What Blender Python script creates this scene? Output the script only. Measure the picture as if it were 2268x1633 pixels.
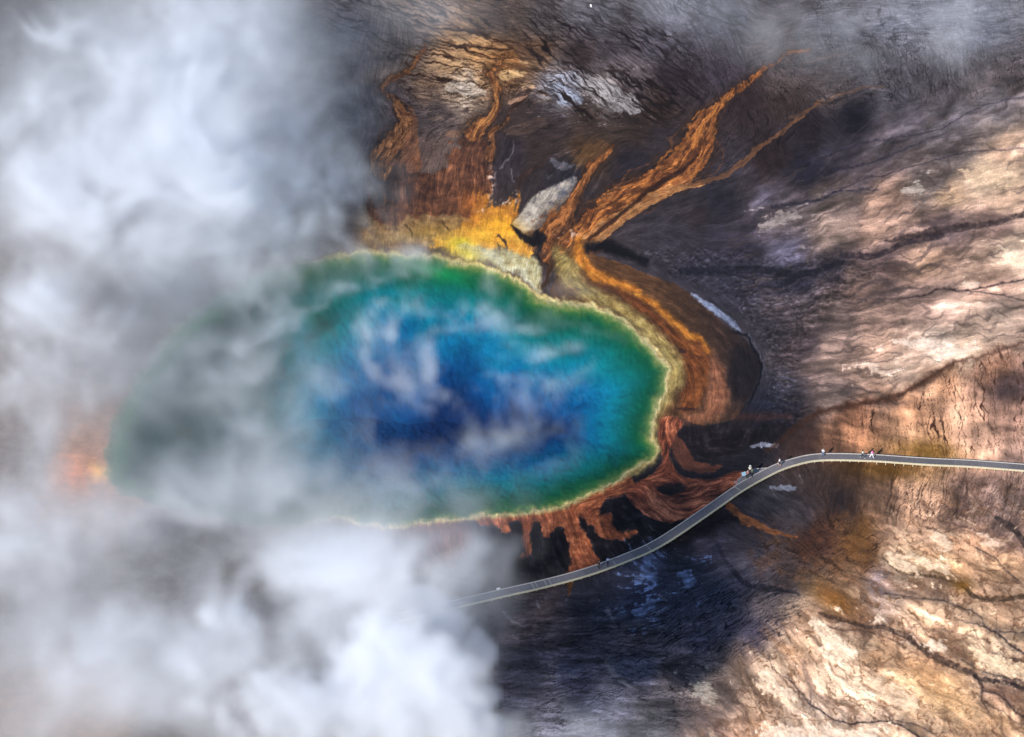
import bpy, bmesh, math, random
import numpy as np
from mathutils import Vector, Matrix

# ------------------------------------------------------------------ camera, sky, sun, exposure
for ob in list(bpy.data.objects):
    bpy.data.objects.remove(ob)
scene = bpy.context.scene
COL = scene.collection
R = math.radians

PITCH = R(38.0)            # the aircraft looks down at 38 degrees
HFOV = R(20.0)
DIST = 470.0
CAM = np.array([0.0, -DIST * math.cos(PITCH), DIST * math.sin(PITCH)])
cam_data = bpy.data.cameras.new('camera')
cam_data.sensor_width = 36.0
cam_data.lens = 18.0 / math.tan(HFOV / 2)
cam_data.clip_start = 1.0
cam_data.clip_end = 20000.0
cam = bpy.data.objects.new('camera', cam_data)
cam.location = CAM
cam.rotation_euler = (math.pi / 2 - PITCH, 0, 0)
COL.objects.link(cam)
scene.camera = cam

SUN_ELEV, SUN_AZ = R(31.0), R(34.0)      # sun stands behind the camera, to its left
sun_from = Vector((-math.sin(SUN_AZ) * math.cos(SUN_ELEV), -math.cos(SUN_AZ) * math.cos(SUN_ELEV), math.sin(SUN_ELEV)))
world = bpy.data.worlds.new('World')
scene.world = world
world.use_nodes = True
wn = world.node_tree.nodes
sky = wn.new('ShaderNodeTexSky')
sky.sky_type = 'NISHITA'
sky.sun_disc = False
sky.sun_elevation = SUN_ELEV
sky.sun_rotation = math.atan2(sun_from.x, sun_from.y)
sky.altitude = 2200.0
wn['Background'].inputs['Strength'].default_value = 0.15
world.node_tree.links.new(sky.outputs[0], wn['Background'].inputs['Color'])
sun_data = bpy.data.lights.new('sun', 'SUN')
sun_data.energy = 5.0
sun_data.angle = R(0.53)
sun_data.color = (1.0, 0.965, 0.92)
sun = bpy.data.objects.new('sun', sun_data)
sun.rotation_euler = sun_from.to_track_quat('Z', 'Y').to_euler()
sun.location = sun_from * 300
COL.objects.link(sun)

vs = scene.view_settings
vs.view_transform = 'Standard'
vs.look = 'None'
vs.exposure = 0.26
vs.gamma = 1.0
vs.use_curve_mapping = False
cy = scene.cycles
cy.use_denoising = True
cy.max_bounces = 10
cy.diffuse_bounces = 2
cy.glossy_bounces = 2
cy.transparent_max_bounces = 128
cy.volume_bounces = 6
cy.volume_step_rate = 3.0
cy.volume_max_steps = 256
cy.caustics_reflective = False
cy.caustics_refractive = False

# ------------------------------------------------------------------ photo coordinates -> the place
# F coordinates: the photograph scaled to 2268 x 1633
FW, FH = 2268.0, 1633.0
FOC = FW / 2 / math.tan(HFOV / 2)
SP, CP = math.sin(PITCH), math.cos(PITCH)


def unproject(u, v, z=0.0):
    """world x, y where the sight line through F pixel (u, v) meets the level z"""
    a = (u - FW / 2) / FOC
    b = (FH / 2 - v) / FOC
    dx = a
    dy = CP + b * SP
    dz = -SP + b * CP
    t = (z - CAM[2]) / dz
    return CAM[0] + dx * t, CAM[1] + dy * t


def project(x, y, z):
    px, py, pz = x - CAM[0], y - CAM[1], z - CAM[2]
    depth = py * CP - pz * SP
    up = py * SP + pz * CP
    return FW / 2 + px / depth * FOC, FH / 2 - up / depth * FOC


# ------------------------------------------------------------------ noise
_rng = np.random.RandomState(7)
_perm = _rng.permutation(256).astype(np.int32)
_perm = np.concatenate([_perm, _perm, _perm])
_ang = _rng.rand(256) * 2 * math.pi
_gx = np.cos(_ang).astype(np.float32)
_gy = np.sin(_ang).astype(np.float32)


def perlin(x, y, seed=0):
    x = np.asarray(x, np.float32)
    y = np.asarray(y, np.float32)
    xf, yf = np.floor(x), np.floor(y)
    xi, yi = xf.astype(np.int32) + seed * 37, yf.astype(np.int32) + seed * 91
    fx, fy = x - xf, y - yf
    sx = fx * fx * fx * (fx * (fx * 6 - 15) + 10)
    sy = fy * fy * fy * (fy * (fy * 6 - 15) + 10)
    x0, x1 = _perm[xi & 255], _perm[(xi + 1) & 255]
    y0, y1 = yi & 255, (yi + 1) & 255

    def g(p, q, dx, dy):
        h = _perm[p + q]
        return _gx[h] * dx + _gy[h] * dy
    a = g(x0, y0, fx, fy)
    b = g(x1, y0, fx - 1, fy)
    c = g(x0, y1, fx, fy - 1)
    d = g(x1, y1, fx - 1, fy - 1)
    a += sx * (b - a)
    c += sx * (d - c)
    a += sy * (c - a)
    return a * 1.5


def fbm(x, y, octs=4, seed=0, gain=0.5, lac=2.03):
    s, amp, tot = 0, 1.0, 0.0
    for o in range(octs):
        s = s + amp * perlin(x, y, seed + o)
        tot += amp
        amp *= gain
        x, y = x * lac, y * lac
    return s / tot


def ridges(x, y, octs=2, seed=0, gain=0.5):
    """thin lines: 1 on the line, falling to 0"""
    s, amp, tot = 0, 1.0, 0.0
    for o in range(octs):
        s = s + amp * (1 - np.minimum(np.abs(perlin(x, y, seed + o)) * 2.2, 1))
        tot += amp
        amp *= gain
        x, y = x * 2.1, y * 2.1
    return s / tot


def sstep(a, b, x):
    t = np.clip((x - a) / (b - a), 0, 1)
    return t * t * (3 - 2 * t)


# ------------------------------------------------------------------ the ground sheet's vertices
def axis(lo, hi, step, out_lo, out_hi, coarse=None):
    fine = list(np.arange(lo, hi + step * 0.5, step))
    if coarse:
        c_lo, c_step = coarse
        fine = list(np.arange(c_lo, lo - c_step * 0.5, c_step)) + fine
    a, s = fine[0], fine[1] - fine[0]
    left = []
    while a > out_lo:
        s *= 1.12
        a -= s
        left.append(a)
    b, s = fine[-1], step
    right = []
    while b < out_hi:
        s *= 1.12
        b += s
        right.append(b)
    return np.array(left[::-1] + fine + right, np.float32)


STEP = 1.75
ua = axis(720.0, 2310.0, STEP, -1500.0, 3800.0, coarse=(-30.0, 4.0))
va = axis(-20.0, 1650.0, STEP, -450.0, 2600.0)
U, V = np.meshgrid(ua, va)
U = U.astype(np.float32)
V = V.astype(np.float32)
NV, NU = U.shape

W1x, W1y = fbm(U / 150, V / 150, 3, 3), fbm(U / 150, V / 150, 3, 11)
W2x, W2y = fbm(U / 34, V / 34, 3, 21), fbm(U / 34, V / 34, 3, 29)
W3x, W3y = fbm(U / 11, V / 11, 2, 33), fbm(U / 11, V / 11, 2, 39)

# crop coordinates in which the features were measured -> F


def c2(*p): return [(756 + a[0] / 3, a[1] / 3) + tuple(w / 3 for w in a[2:]) for a in p]
def c3(*p): return [(1512 + a[0] / 3, a[1] / 3) + tuple(w / 3 for w in a[2:]) for a in p]
def c4(*p): return [(1033.6 + a[0] / 3, 443 + a[1] / 3) + tuple(w / 3 for w in a[2:]) for a in p]
def c5(*p): return [(1512 + a[0] / 3, 544.1 + a[1] / 3) + tuple(w / 3 for w in a[2:]) for a in p]
def c6(*p): return [(959.8 + a[0] / 3, 1089 + a[1] / 3) + tuple(w / 3 for w in a[2:]) for a in p]
def c7(*p): return [(1512 + a[0] / 3, 1089 + a[1] / 3) + tuple(w / 3 for w in a[2:]) for a in p]


def smooth(pts, closed=False, n=6):
    pts = [np.array(p, float) for p in pts]
    m = len(pts)
    out = []
    rng = range(m) if closed else range(m - 1)
    for i in rng:
        if closed:
            p0, p1, p2, p3 = pts[i - 1], pts[i], pts[(i + 1) % m], pts[(i + 2) % m]
        else:
            p0, p1, p2, p3 = pts[max(i - 1, 0)], pts[i], pts[i + 1], pts[min(i + 2, m - 1)]
        for k in range(n):
            t = k / n
            out.append(0.5 * ((2 * p1) + (p2 - p0) * t + (2 * p0 - 5 * p1 + 4 * p2 - p3) * t * t + (3 * p1 - p0 - 3 * p2 + p3) * t ** 3))
    if not closed:
        out.append(pts[-1])
    return np.array(out)


def window(x0, x1, y0, y1):
    i0, i1 = np.searchsorted(ua, [x0, x1])
    j0, j1 = np.searchsorted(va, [y0, y1])
    return slice(max(j0 - 1, 0), j1 + 1), slice(max(i0 - 1, 0), i1 + 1)


def warped(win, w):
    a, b, c = w
    return (U[win] + a * W1x[win] + b * W2x[win] + c * W3x[win],
            V[win] + a * W1y[win] + b * W2y[win] + c * W3y[win])


def poly_dist(pts, win, w, closed=True):
    """signed distance (positive inside) to a closed outline"""
    X, Y = warped(win, w)
    d2 = np.full(X.shape, 1e12, np.float32)
    ins = np.zeros(X.shape, bool)
    n = len(pts)
    for i in range(n):
        ax, ay = pts[i][:2]
        bx, by = pts[(i + 1) % n][:2]
        ex, ey = bx - ax, by - ay
        L = ex * ex + ey * ey + 1e-9
        px, py = X - ax, Y - ay
        t = np.clip((px * ex + py * ey) / L, 0, 1)
        qx, qy = px - t * ex, py - t * ey
        np.minimum(d2, qx * qx + qy * qy, out=d2)
        if ay != by:
            c = ((ay > Y) != (by > Y)) & (X < (bx - ax) * (Y - ay) / (by - ay) + ax)
            ins ^= c
    d = np.sqrt(d2)
    return np.where(ins, d, -d)


def poly(pts, soft=4, w=(0, 4, 1.5), sm=True):
    if sm:
        pts = smooth(pts, True, 4)
    pts = np.array(pts)
    m = soft + 1.2 * sum(w) + 4
    win = window(pts[:, 0].min() - m, pts[:, 0].max() + m, pts[:, 1].min() - m, pts[:, 1].max() + m)
    return win, sstep(-soft, soft, poly_dist(pts, win, w))


def stroke(pts, soft=2, w=(0, 4, 1.5), n=6):
    """points (x, y, width)"""
    p = smooth(pts, False, n)
    m = p[:, 2].max() / 2 + soft + 1.2 * sum(w) + 4
    win = window(p[:, 0].min() - m, p[:, 0].max() + m, p[:, 1].min() - m, p[:, 1].max() + m)
    X, Y = warped(win, w)
    f = np.full(X.shape, -1e6, np.float32)
    ox, oy = ua[win[1]], va[win[0]]
    for i in range(len(p) - 1):
        ax, ay, aw = p[i][:3]
        bx, by, bw = p[i + 1][:3]
        mm = max(aw, bw) / 2 + soft + 1.2 * sum(w) + 4
        i0, i1 = np.searchsorted(ox, [min(ax, bx) - mm, max(ax, bx) + mm])
        j0, j1 = np.searchsorted(oy, [min(ay, by) - mm, max(ay, by) + mm])
        if i1 <= i0 or j1 <= j0:
            continue
        s = (slice(j0, j1), slice(i0, i1))
        ex, ey = bx - ax, by - ay
        L = ex * ex + ey * ey + 1e-9
        px, py = X[s] - ax, Y[s] - ay
        t = np.clip((px * ex + py * ey) / L, 0, 1)
        d = np.hypot(px - t * ex, py - t * ey)
        f[s] = np.maximum(f[s], (aw + (bw - aw) * t) / 2 - d)
    return win, sstep(-soft, soft, f)


def blob(x, y, rx, ry, rot=0.0, w=(0, 6, 2)):
    m = 2.2 * max(rx, ry) + sum(w) + 4
    win = window(x - m, x + m, y - m, y + m)
    X, Y = warped(win, w)
    c, s = math.cos(rot), math.sin(rot)
    a = ((X - x) * c + (Y - y) * s) / rx
    b = (-(X - x) * s + (Y - y) * c) / ry
    return win, np.exp(-(a * a + b * b))


# ------------------------------------------------------------------ ground colours: deposits, mats and crusts, some steam shade painted into the dark tones
BASE = """650 60 112 106 104|800 40 120 110 108|900 100 110 98 92|960 40 150 125 108|1000 90 165 125 88|1060 120 190 140 90|1000 150 195 150 105
1020 180 200 178 155|960 190 140 110 90|1120 140 150 95 50|1180 110 110 80 60|1100 50 95 80 72|1200 40 95 85 82|1300 40 105 98 102|1280 120 70 55 52
1350 100 85 75 78|1250 190 190 190 200|1350 200 190 175 165|1400 180 110 95 95|1450 100 90 82 88|1500 40 120 115 122|1480 180 60 48 52|1450 250 70 52 45
1300 260 75 58 50|1200 280 62 50 50|1150 250 70 55 52|1120 340 58 48 52|1200 340 66 52 48|1250 390 50 46 52|1300 330 85 60 42|1400 300 62 48 42
1480 310 60 52 55|1400 370 48 42 48|900 250 110 92 88|970 250 95 80 76|850 330 110 95 90|960 340 110 88 78|780 250 112 104 102|700 350 118 108 104
1600 60 95 92 100|1600 140 75 65 72|1700 100 100 85 82|1750 160 95 80 76|1850 60 110 105 108|1650 220 60 45 45|1750 220 70 55 50|1850 200 95 82 78
1950 160 95 88 90|2000 60 125 122 128|2150 60 125 122 128|2200 180 95 85 85|2050 200 85 78 80|1800 290 45 36 40|1700 350 50 38 38|1900 260 30 28 38
1850 330 60 55 65|2000 250 85 80 88|2100 250 100 95 100|2200 230 110 105 108|1950 330 85 78 82|2100 320 105 98 100|2220 330 190 160 135|2200 390 185 165 140
2060 390 125 112 108|1900 390 85 75 78|1780 370 40 38 50|1650 400 70 62 68|1600 450 45 42 50|1700 440 90 85 98|1750 480 110 98 98|1550 480 60 50 52
1500 540 65 58 65|1600 520 60 55 65|1650 570 55 52 65|1750 560 95 92 110|1850 440 120 105 98|1950 440 160 130 112|2100 430 190 160 130|2230 450 195 165 140
1850 520 150 130 118|1950 520 170 140 122|2100 500 110 92 90|2200 500 140 115 105|2230 560 215 190 165|1650 620 55 52 62|1750 610 38 38 50|1850 600 50 46 55
1950 590 110 90 85|2050 580 190 155 130|2180 600 190 160 138|1900 640 120 98 88|2050 650 130 108 98|2200 640 185 150 130|1750 680 80 72 76|1850 700 110 95 90
1950 700 150 125 112|2100 690 165 140 125|2220 690 170 150 135|1720 740 60 55 62|1780 760 75 65 68|1850 780 130 110 100|1950 770 175 145 125
2080 770 225 205 185|2200 740 190 165 145|2150 790 200 175 150|1750 850 60 58 68|1800 830 120 102 96|1900 830 150 125 110|1980 820 190 165 145
1850 880 120 105 98|1720 900 40 42 55|1950 880 115 92 78|1680 950 28 28 40|1750 930 35 33 45|1900 930 140 98 74|2000 900 190 142 108|2100 850 182 138 106
2200 820 150 112 90|2230 860 80 65 65|2150 920 212 168 138|2230 920 165 130 112|2000 960 212 164 126|1900 970 172 124 92|1850 990 110 80 62|1780 980 70 52 48
2050 1000 172 132 88|2180 990 204 164 138|1650 1010 40 36 42|1600 960 38 33 38|1560 930 40 34 38|1800 1060 70 56 52|1880 1050 70 52 42|1950 1050 130 100 75
2050 1050 205 165 130|2150 1070 160 130 115|2230 1060 150 125 115|1850 1120 50 42 45|1950 1110 140 110 92|2050 1110 212 170 138|2150 1120 130 105 98
2240 1110 140 118 108|1700 1100 62 58 62|1760 1150 75 65 68|1800 1200 80 50 40|1880 1180 105 75 50|1950 1180 150 120 100|2050 1180 206 168 138
2150 1200 206 162 128|2230 1180 100 80 72|2000 1240 225 195 160|1920 1220 110 78 48|2100 1260 218 178 140|2200 1260 204 164 126|1850 1290 120 95 75
1950 1280 130 115 115|2080 1290 100 80 68|2200 1330 172 138 112|1750 1280 75 62 62|1780 1350 176 146 120|1850 1330 130 95 60|1900 1380 100 75 60
1950 1340 185 160 145|2050 1360 230 194 158|2180 1370 220 185 150|1850 1420 235 208 178|1780 1450 216 178 144|1960 1430 216 176 138|2080 1450 190 150 116
2200 1450 230 205 170|1700 1480 220 190 160|1850 1520 235 205 175|2000 1500 226 186 146|2120 1520 224 182 138|2230 1530 140 110 92|1680 1560 210 175 145
1800 1590 240 214 188|1950 1570 230 200 170|2100 1590 215 180 145|2230 1600 200 165 130|1600 1520 140 120 110|1560 1580 110 95 90|1650 1620 200 165 140
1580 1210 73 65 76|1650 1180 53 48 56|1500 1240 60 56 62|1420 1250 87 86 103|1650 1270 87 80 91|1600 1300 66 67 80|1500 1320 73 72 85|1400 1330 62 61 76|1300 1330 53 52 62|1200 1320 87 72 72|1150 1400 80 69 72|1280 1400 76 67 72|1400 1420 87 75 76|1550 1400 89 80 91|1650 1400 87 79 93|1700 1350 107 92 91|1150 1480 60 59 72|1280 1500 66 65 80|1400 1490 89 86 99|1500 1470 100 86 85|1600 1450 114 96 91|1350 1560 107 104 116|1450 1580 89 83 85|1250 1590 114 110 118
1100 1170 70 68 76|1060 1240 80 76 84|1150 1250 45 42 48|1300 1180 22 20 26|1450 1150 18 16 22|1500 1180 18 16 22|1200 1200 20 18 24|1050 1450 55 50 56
500 500 120 110 104|300 400 112 104 100|100 200 70 66 66|290 640 70 58 52|150 700 110 100 96|60 1000 112 100 94|170 1040 150 104 76|100 1300 96 88 86
400 1300 104 96 92|650 1210 90 76 66|700 1400 100 94 92|180 1590 130 98 72|400 1600 100 92 88|900 1500 80 74 74|900 1230 120 88 78|1000 1200 130 85 70
2500 400 190 160 135|2500 800 170 140 120|2600 1200 190 155 125|2500 1600 200 165 130|1900 1900 215 180 150|1200 1900 100 90 86|400 -200 110 104 102|1400 -200 105 98 98|2200 -200 110 104 104"""
pts = np.array([[float(t) for t in q.split()] for q in BASE.replace('\n', '|').split('|') if q.strip()])
lu = np.arange(-100, 2400, 10.0)
lv = np.arange(-100, 1760, 10.0)
LU, LV = np.meshgrid(lu, lv)
num = np.zeros(LU.shape + (3,))
den = np.zeros(LU.shape)
for x, y, r, g, b in pts:
    w = 1.0 / (((LU - x) ** 2 + (LV - y) ** 2) + 350.0) ** 1.9
    num += w[..., None] * np.array([r, g, b]) / 255.0
    den += w
LOW = (num / den[..., None]).astype(np.float32)


def low_at(x, y):
    fx = np.clip((x + 100) / 10, 0, LU.shape[1] - 1.01)
    fy = np.clip((y + 100) / 10, 0, LU.shape[0] - 1.01)
    i, j = fx.astype(np.int32), fy.astype(np.int32)
    tx, ty = (fx - i)[..., None], (fy - j)[..., None]
    return (LOW[j, i] * (1 - tx) + LOW[j, i + 1] * tx) * (1 - ty) + (LOW[j + 1, i] * (1 - tx) + LOW[j + 1, i + 1] * tx) * ty


# the deposits fan out from the spring: streaks run away from its middle
CX, CY = 1080.0, 850.0
RAD = np.hypot(U - CX, V - CY)
ANG = np.arctan2(V - CY, U - CX)
SR = RAD + 26 * W1x                       # along the streak
SA = (ANG + 0.036 * W1y + 0.010 * W2x) * 900.0   # across it
C = low_at(U + 30 * W1x + 14 * W2x + 4 * W3x, V + 22 * W1y + 10 * W2y + 3 * W3y)
HT = np.zeros(U.shape, np.float32)
WET = np.zeros(U.shape, np.float32)


# --- flow threads: noise combed along the direction in which the water ran
FLOW = [  # lines of flow in F
    [(890, 84), (866, 170), (850, 205), (880, 250), (890, 300), (850, 360), (845, 470)], [(1085, 150), (1090, 200), (1100, 235), (1060, 275), (1025, 340), (1010, 430), (1000, 500)], [(1150, 230), (1095, 290), (1086, 350), (1080, 450)], [(1360, 320), (1300, 385), (1270, 455), (1220, 540)],
    [(1850, 106), (1740, 122), (1620, 208), (1550, 300), (1500, 374), (1400, 432), (1320, 490), (1262, 560)], [(1960, 190), (1820, 220), (1712, 306), (1605, 388), (1470, 428), (1330, 515)], [(1284, 540), (1290, 590), (1350, 625), (1420, 655), (1500, 710), (1560, 770), (1590, 850), (1580, 920)], [(1280, 560), (1230, 620), (1300, 665), (1400, 710), (1480, 790), (1500, 850), (1470, 930), (1460, 1000), (1400, 1060), (1280, 1120)],
    [(1330, 550), (1450, 590), (1560, 660), (1660, 760), (1690, 840), (1660, 920)], [(930, 40), (1010, 75), (1100, 92), (1240, 105)], [(950, 120), (1050, 130), (1130, 140)], [(900, 180), (1000, 182), (1080, 190)], [(1200, 30), (1340, 90), (1480, 160)], [(1230, 160), (1330, 190), (1420, 245)], [(900, 260), (1050, 250), (1200, 260)], [(1160, 300), (1300, 280), (1460, 290)],
    [(1500, 20), (1560, 110), (1600, 180)], [(1640, 170), (1690, 240)], [(1720, 160), (1760, 230)], [(1800, 240), (1850, 300)], [(1700, 320), (1740, 380)], [(1880, 60), (1960, 70), (2100, 60)], [(1960, 130), (1975, 180)], [(2100, 150), (2110, 200)], [(1640, 420), (1760, 380), (1900, 330), (2060, 270), (2260, 210)], [(1700, 470), (1850, 420), (2020, 360), (2260, 320)], [(1640, 520), (1800, 500), (1960, 470), (2260, 430)], [(1680, 590), (1860, 590), (2020, 560), (2260, 490)],
    [(1750, 690), (1900, 670), (2060, 655), (2260, 620)], [(1760, 780), (1880, 770), (2020, 740), (2260, 700)], [(1780, 860), (1900, 850), (2040, 810), (2200, 760)], [(1760, 960), (1780, 1000)], [(1880, 910), (1890, 990)], [(2000, 890), (2010, 990)], [(2120, 840), (2130, 980)], [(2220, 820), (2230, 980)], [(1900, 1040), (1890, 1120)], [(2020, 1050), (2010, 1130)], [(2150, 1060), (2110, 1130)], [(2240, 1060), (2190, 1150)],
    [(1900, 1200), (2050, 1260), (2260, 1330)], [(1780, 1290), (1950, 1360), (2120, 1470), (2260, 1560)], [(1740, 1400), (1850, 1520), (2000, 1600)], [(1640, 1480), (1720, 1600)], [(2050, 1160), (2260, 1250)], [(1640, 1110), (1760, 1180), (1850, 1250)], [(1480, 1420), (1600, 1360), (1700, 1320)], [(1120, 1490), (1280, 1480), (1420, 1500), (1560, 1560)], [(1120, 1350), (1250, 1360), (1420, 1330)], [(1160, 1140), (1170, 1230)], [(1270, 1130), (1300, 1260)], [(1360, 1130), (1420, 1190)], [(1420, 1080), (1500, 1120), (1600, 1080)], [(1490, 960), (1530, 1030), (1640, 1040)]]
fl = []
for L_ in FLOW:
    p_ = smooth(L_, False, 4)
    t_ = np.gradient(p_, axis=0)
    a_ = np.arctan2(t_[:, 1], t_[:, 0])
    fl += [(x, y, math.cos(2 * a), math.sin(2 * a)) for (x, y), a in zip(p_, a_)]
fl = np.array(fl)
fu, fv = np.arange(-60, 2480, 20.0), np.arange(-60, 1760, 20.0)
FU, FV = np.meshgrid(fu, fv)
n2, m2, dd = np.zeros(FU.shape), np.zeros(FU.shape), np.zeros(FU.shape)
for x, y, c_, s_ in fl:
    w = 1.0 / ((FU - x) ** 2 + (FV - y) ** 2 + 300.0) ** 2
    n2 += w * c_
    m2 += w * s_
FANG = np.stack([n2, m2], -1)
FANG /= np.linalg.norm(FANG, axis=-1, keepdims=True) + 1e-12
i0_, i1_ = np.searchsorted(ua, [720.5, 2309.0])
j0_, j1_ = np.searchsorted(va, [-19.0, 1649.0])
SUB = (slice(j0_, j1_), slice(i0_, i1_))
fx_, fy_ = (U[SUB] + 60) / 20, (V[SUB] + 60) / 20
ii, jj = fx_.astype(np.int32), fy_.astype(np.int32)
tx_, ty_ = (fx_ - ii)[..., None], (fy_ - jj)[..., None]
fa = (FANG[jj, ii] * (1 - tx_) + FANG[jj, ii + 1] * tx_) * (1 - ty_) + (FANG[jj + 1, ii] * (1 - tx_) + FANG[jj + 1, ii + 1] * tx_) * ty_
th = 0.5 * np.arctan2(fa[..., 1], fa[..., 0]).astype(np.float32) + 0.75 * W2x[SUB] + 0.40 * W1y[SUB] + 0.45 * W3x[SUB]
VX, VY = np.cos(th), np.sin(th)


def comb(noise, length, step):
    h_, w_ = noise.shape
    acc = noise.copy()
    gx_, gy_ = np.meshgrid(np.arange(w_, dtype=np.float32), np.arange(h_, dtype=np.float32))
    for sg in (1.0, -1.0):
        x, y = gx_.copy(), gy_.copy()
        dx, dy = VX * sg, VY * sg
        for k in range(length):
            x += dx * step
            y += dy * step
            xi = np.clip(x + .5, 0, w_ - 1).astype(np.int32)
            yi = np.clip(y + .5, 0, h_ - 1).astype(np.int32)
            acc += noise[yi, xi] * (1 - k / length)
            nx_, ny_ = VX[yi, xi], VY[yi, xi]
            f_ = np.sign(nx_ * dx + ny_ * dy)
            dx, dy = nx_ * f_, ny_ * f_
    acc -= acc.mean()
    return acc / acc.std()


def boxblur(a, r):
    for ax in (0, 1):
        c_ = np.cumsum(np.concatenate([np.repeat(a.take([0], ax), r + 1, ax), a, np.repeat(a.take([-1], ax), r, ax)], ax), ax)
        n_ = a.shape[ax]
        a = (np.take(c_, np.arange(2 * r + 1, 2 * r + 1 + n_), ax) - np.take(c_, np.arange(n_), ax)) / (2 * r + 1)
    return a


rg_ = np.random.RandomState(11)
wn_ = rg_.randn(*VX.shape).astype(np.float32)
T1, T2, T3 = (np.zeros(U.shape, np.float32) for _ in range(3))
T1[SUB] = comb(wn_, 8, 1.0)
wb_ = boxblur(rg_.randn(*VX.shape).astype(np.float32), 2)
T2[SUB] = comb(wb_ / wb_.std(), 12, 1.5)
wb_ = boxblur(boxblur(rg_.randn(*VX.shape).astype(np.float32), 6), 4)
T3[SUB] = comb(wb_ / wb_.std(), 16, 2.4)
for T_ in (T1, T2, T3):
    T_ *= sstep(725, 860, U)


def rgb(c): return np.array(c, np.float32) / 255.0


def paint(wm, col, a=1.0):
    win, m = wm
    m = (m * a)[..., None]
    c = col[win] if isinstance(col, np.ndarray) and col.ndim == 3 else rgb(col)
    C[win] = C[win] * (1 - m) + c * m


def shade(wm, k):
    """multiply by k where the mask is 1"""
    win, m = wm
    C[win] *= (1 + (k - 1) * m)[..., None]


def torn(wm, amt=0.9):
    """give a mask an irregular, broken edge"""
    win, m = wm
    nse = 0.5 * W3x[win] + 0.5 * W2y[win] + 0.5 * TORN[win]
    return win, sstep(0.30, 0.72, m + amt * nse * (1.0 - 0.6 * m))


TORN = 0.34 * T2 + 0.2 * T1


def textured(col, dark, light, field):
    """a colour field between dark, col and light following a noise in -1..1"""
    d, c, l = rgb(dark), rgb(col), rgb(light)
    t = np.clip(field, -1, 1)[..., None]
    return np.where(t < 0, c + (d - c) * -t, c + (l - c) * t).astype(np.float32)


def region(pts, soft, w=(20, 8, 2)):
    full = np.zeros(U.shape, np.float32)
    win, m = poly(pts, soft, w)
    full[win] = m
    return full


# --- east and south-east: pale silica laid down in streaks
east = region([(1660, 380), (1800, 330), (1990, 235), (2400, 180), (2500, 900), (2500, 1800), (1500, 1800), (1540, 1560), (1720, 1410), (1800, 1330), (1830, 1150), (1880, 1060), (1740, 960), (1720, 850), (1690, 700), (1600, 560)], 45)
st = fbm(SR / 190, SA / 26, 4, 51, 0.55)
st2 = fbm(SR / 90, SA / 9, 3, 61, 0.55)
streak = np.clip(0.62 * st + 0.12 * T3 + 0.05 * T2, -1, 1) * 1.5
k = east * sstep(0.05, 0.45, C.mean(2) + 0.05)
C *= np.exp(k * streak * 0.55)[..., None]
HT += k * streak * 0.022
# pale plates parted by thin brown channels in the south-east
se = region([(1690, 1400), (1900, 1290), (1960, 1200), (1990, 1120), (2400, 1110), (2500, 1800), (1520, 1800), (1600, 1540)], 40)
px_, py_ = SR / 62 + 0.5 * W2x + 0.25 * W3x, SA / 26 + 0.45 * W2y + 0.2 * W3y
plate = ridges(px_, py_, 2, 71, 0.6)
pl = fbm(px_ * 0.8, py_ * 0.8, 3, 75)
cells = se * sstep(0.62, 0.93, plate)
tan = np.array([0.50, 0.36, 0.25], np.float32)
C += (se * sstep(0.05, 0.5, pl) * 0.55)[..., None] * (rgb((244, 214, 180)) - C)
C += (se * sstep(-.1, -0.5, pl) * 0.55)[..., None] * (rgb((176, 134, 98)) - C)
C += (cells * 0.8)[..., None] * (rgb((122, 90, 66)) - C)
fine_se = se * sstep(0.80, 0.97, ridges(SR / 30 + 0.6 * W3x, SA / 9 + 0.6 * W3y, 2, 77))
C += (fine_se * 0.55)[..., None] * (rgb((110, 84, 66)) - C)
HT -= cells * 0.04 + fine_se * 0.02
HT += se * np.clip(pl, -0.4, 0.4) * 0.08

# pale threads
# drainage veins of the plates, three sizes, running with the fan


def veins(mask, space, stretch, width, col, a, seed, gate=-0.25):
    x = (SR + 5 * W2x + 2.0 * W3x) / (space * stretch)
    y = (SA + 5 * W2y + 2.0 * W3y + 9 * perlin(SR / 45, SA / 60, seed + 7)) / space
    v = np.abs(perlin(x, y, seed))
    ln = sstep(width / space * 1.5, width / space * 0.4, v) * sstep(gate, gate + .35, perlin(x * .8, y * .45, seed + 3))
    m = ln * mask * a
    C[...] += m[..., None] * (rgb(col) - C)
    HT[...] -= 0.03 * m


veins(se, 60, 2.6, 6.0, (100, 74, 58), .5, 301, -.05)
veins(se, 30, 3.0, 3.2, (104, 78, 60), .48, 307, -.1)
veins(se, 15, 3.2, 2.0, (116, 88, 68), .38, 313, -.2)
ee = east * (1 - se) * (1 - region([(1740, 985), (1830, 930), (1990, 890), (2130, 805), (2320, 770), (2320, 1150), (1840, 1180)], 16))
veins(ee, 46, 4.5, 4.0, (74, 64, 64), .55, 319, -.1)
veins(ee, 20, 4.5, 2.0, (84, 72, 68), .45, 325, -.2)
# --- fine wriggling drainage cracks (dark hair lines), by area: angle in degrees, spacing, stretch, strength, colour


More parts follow.
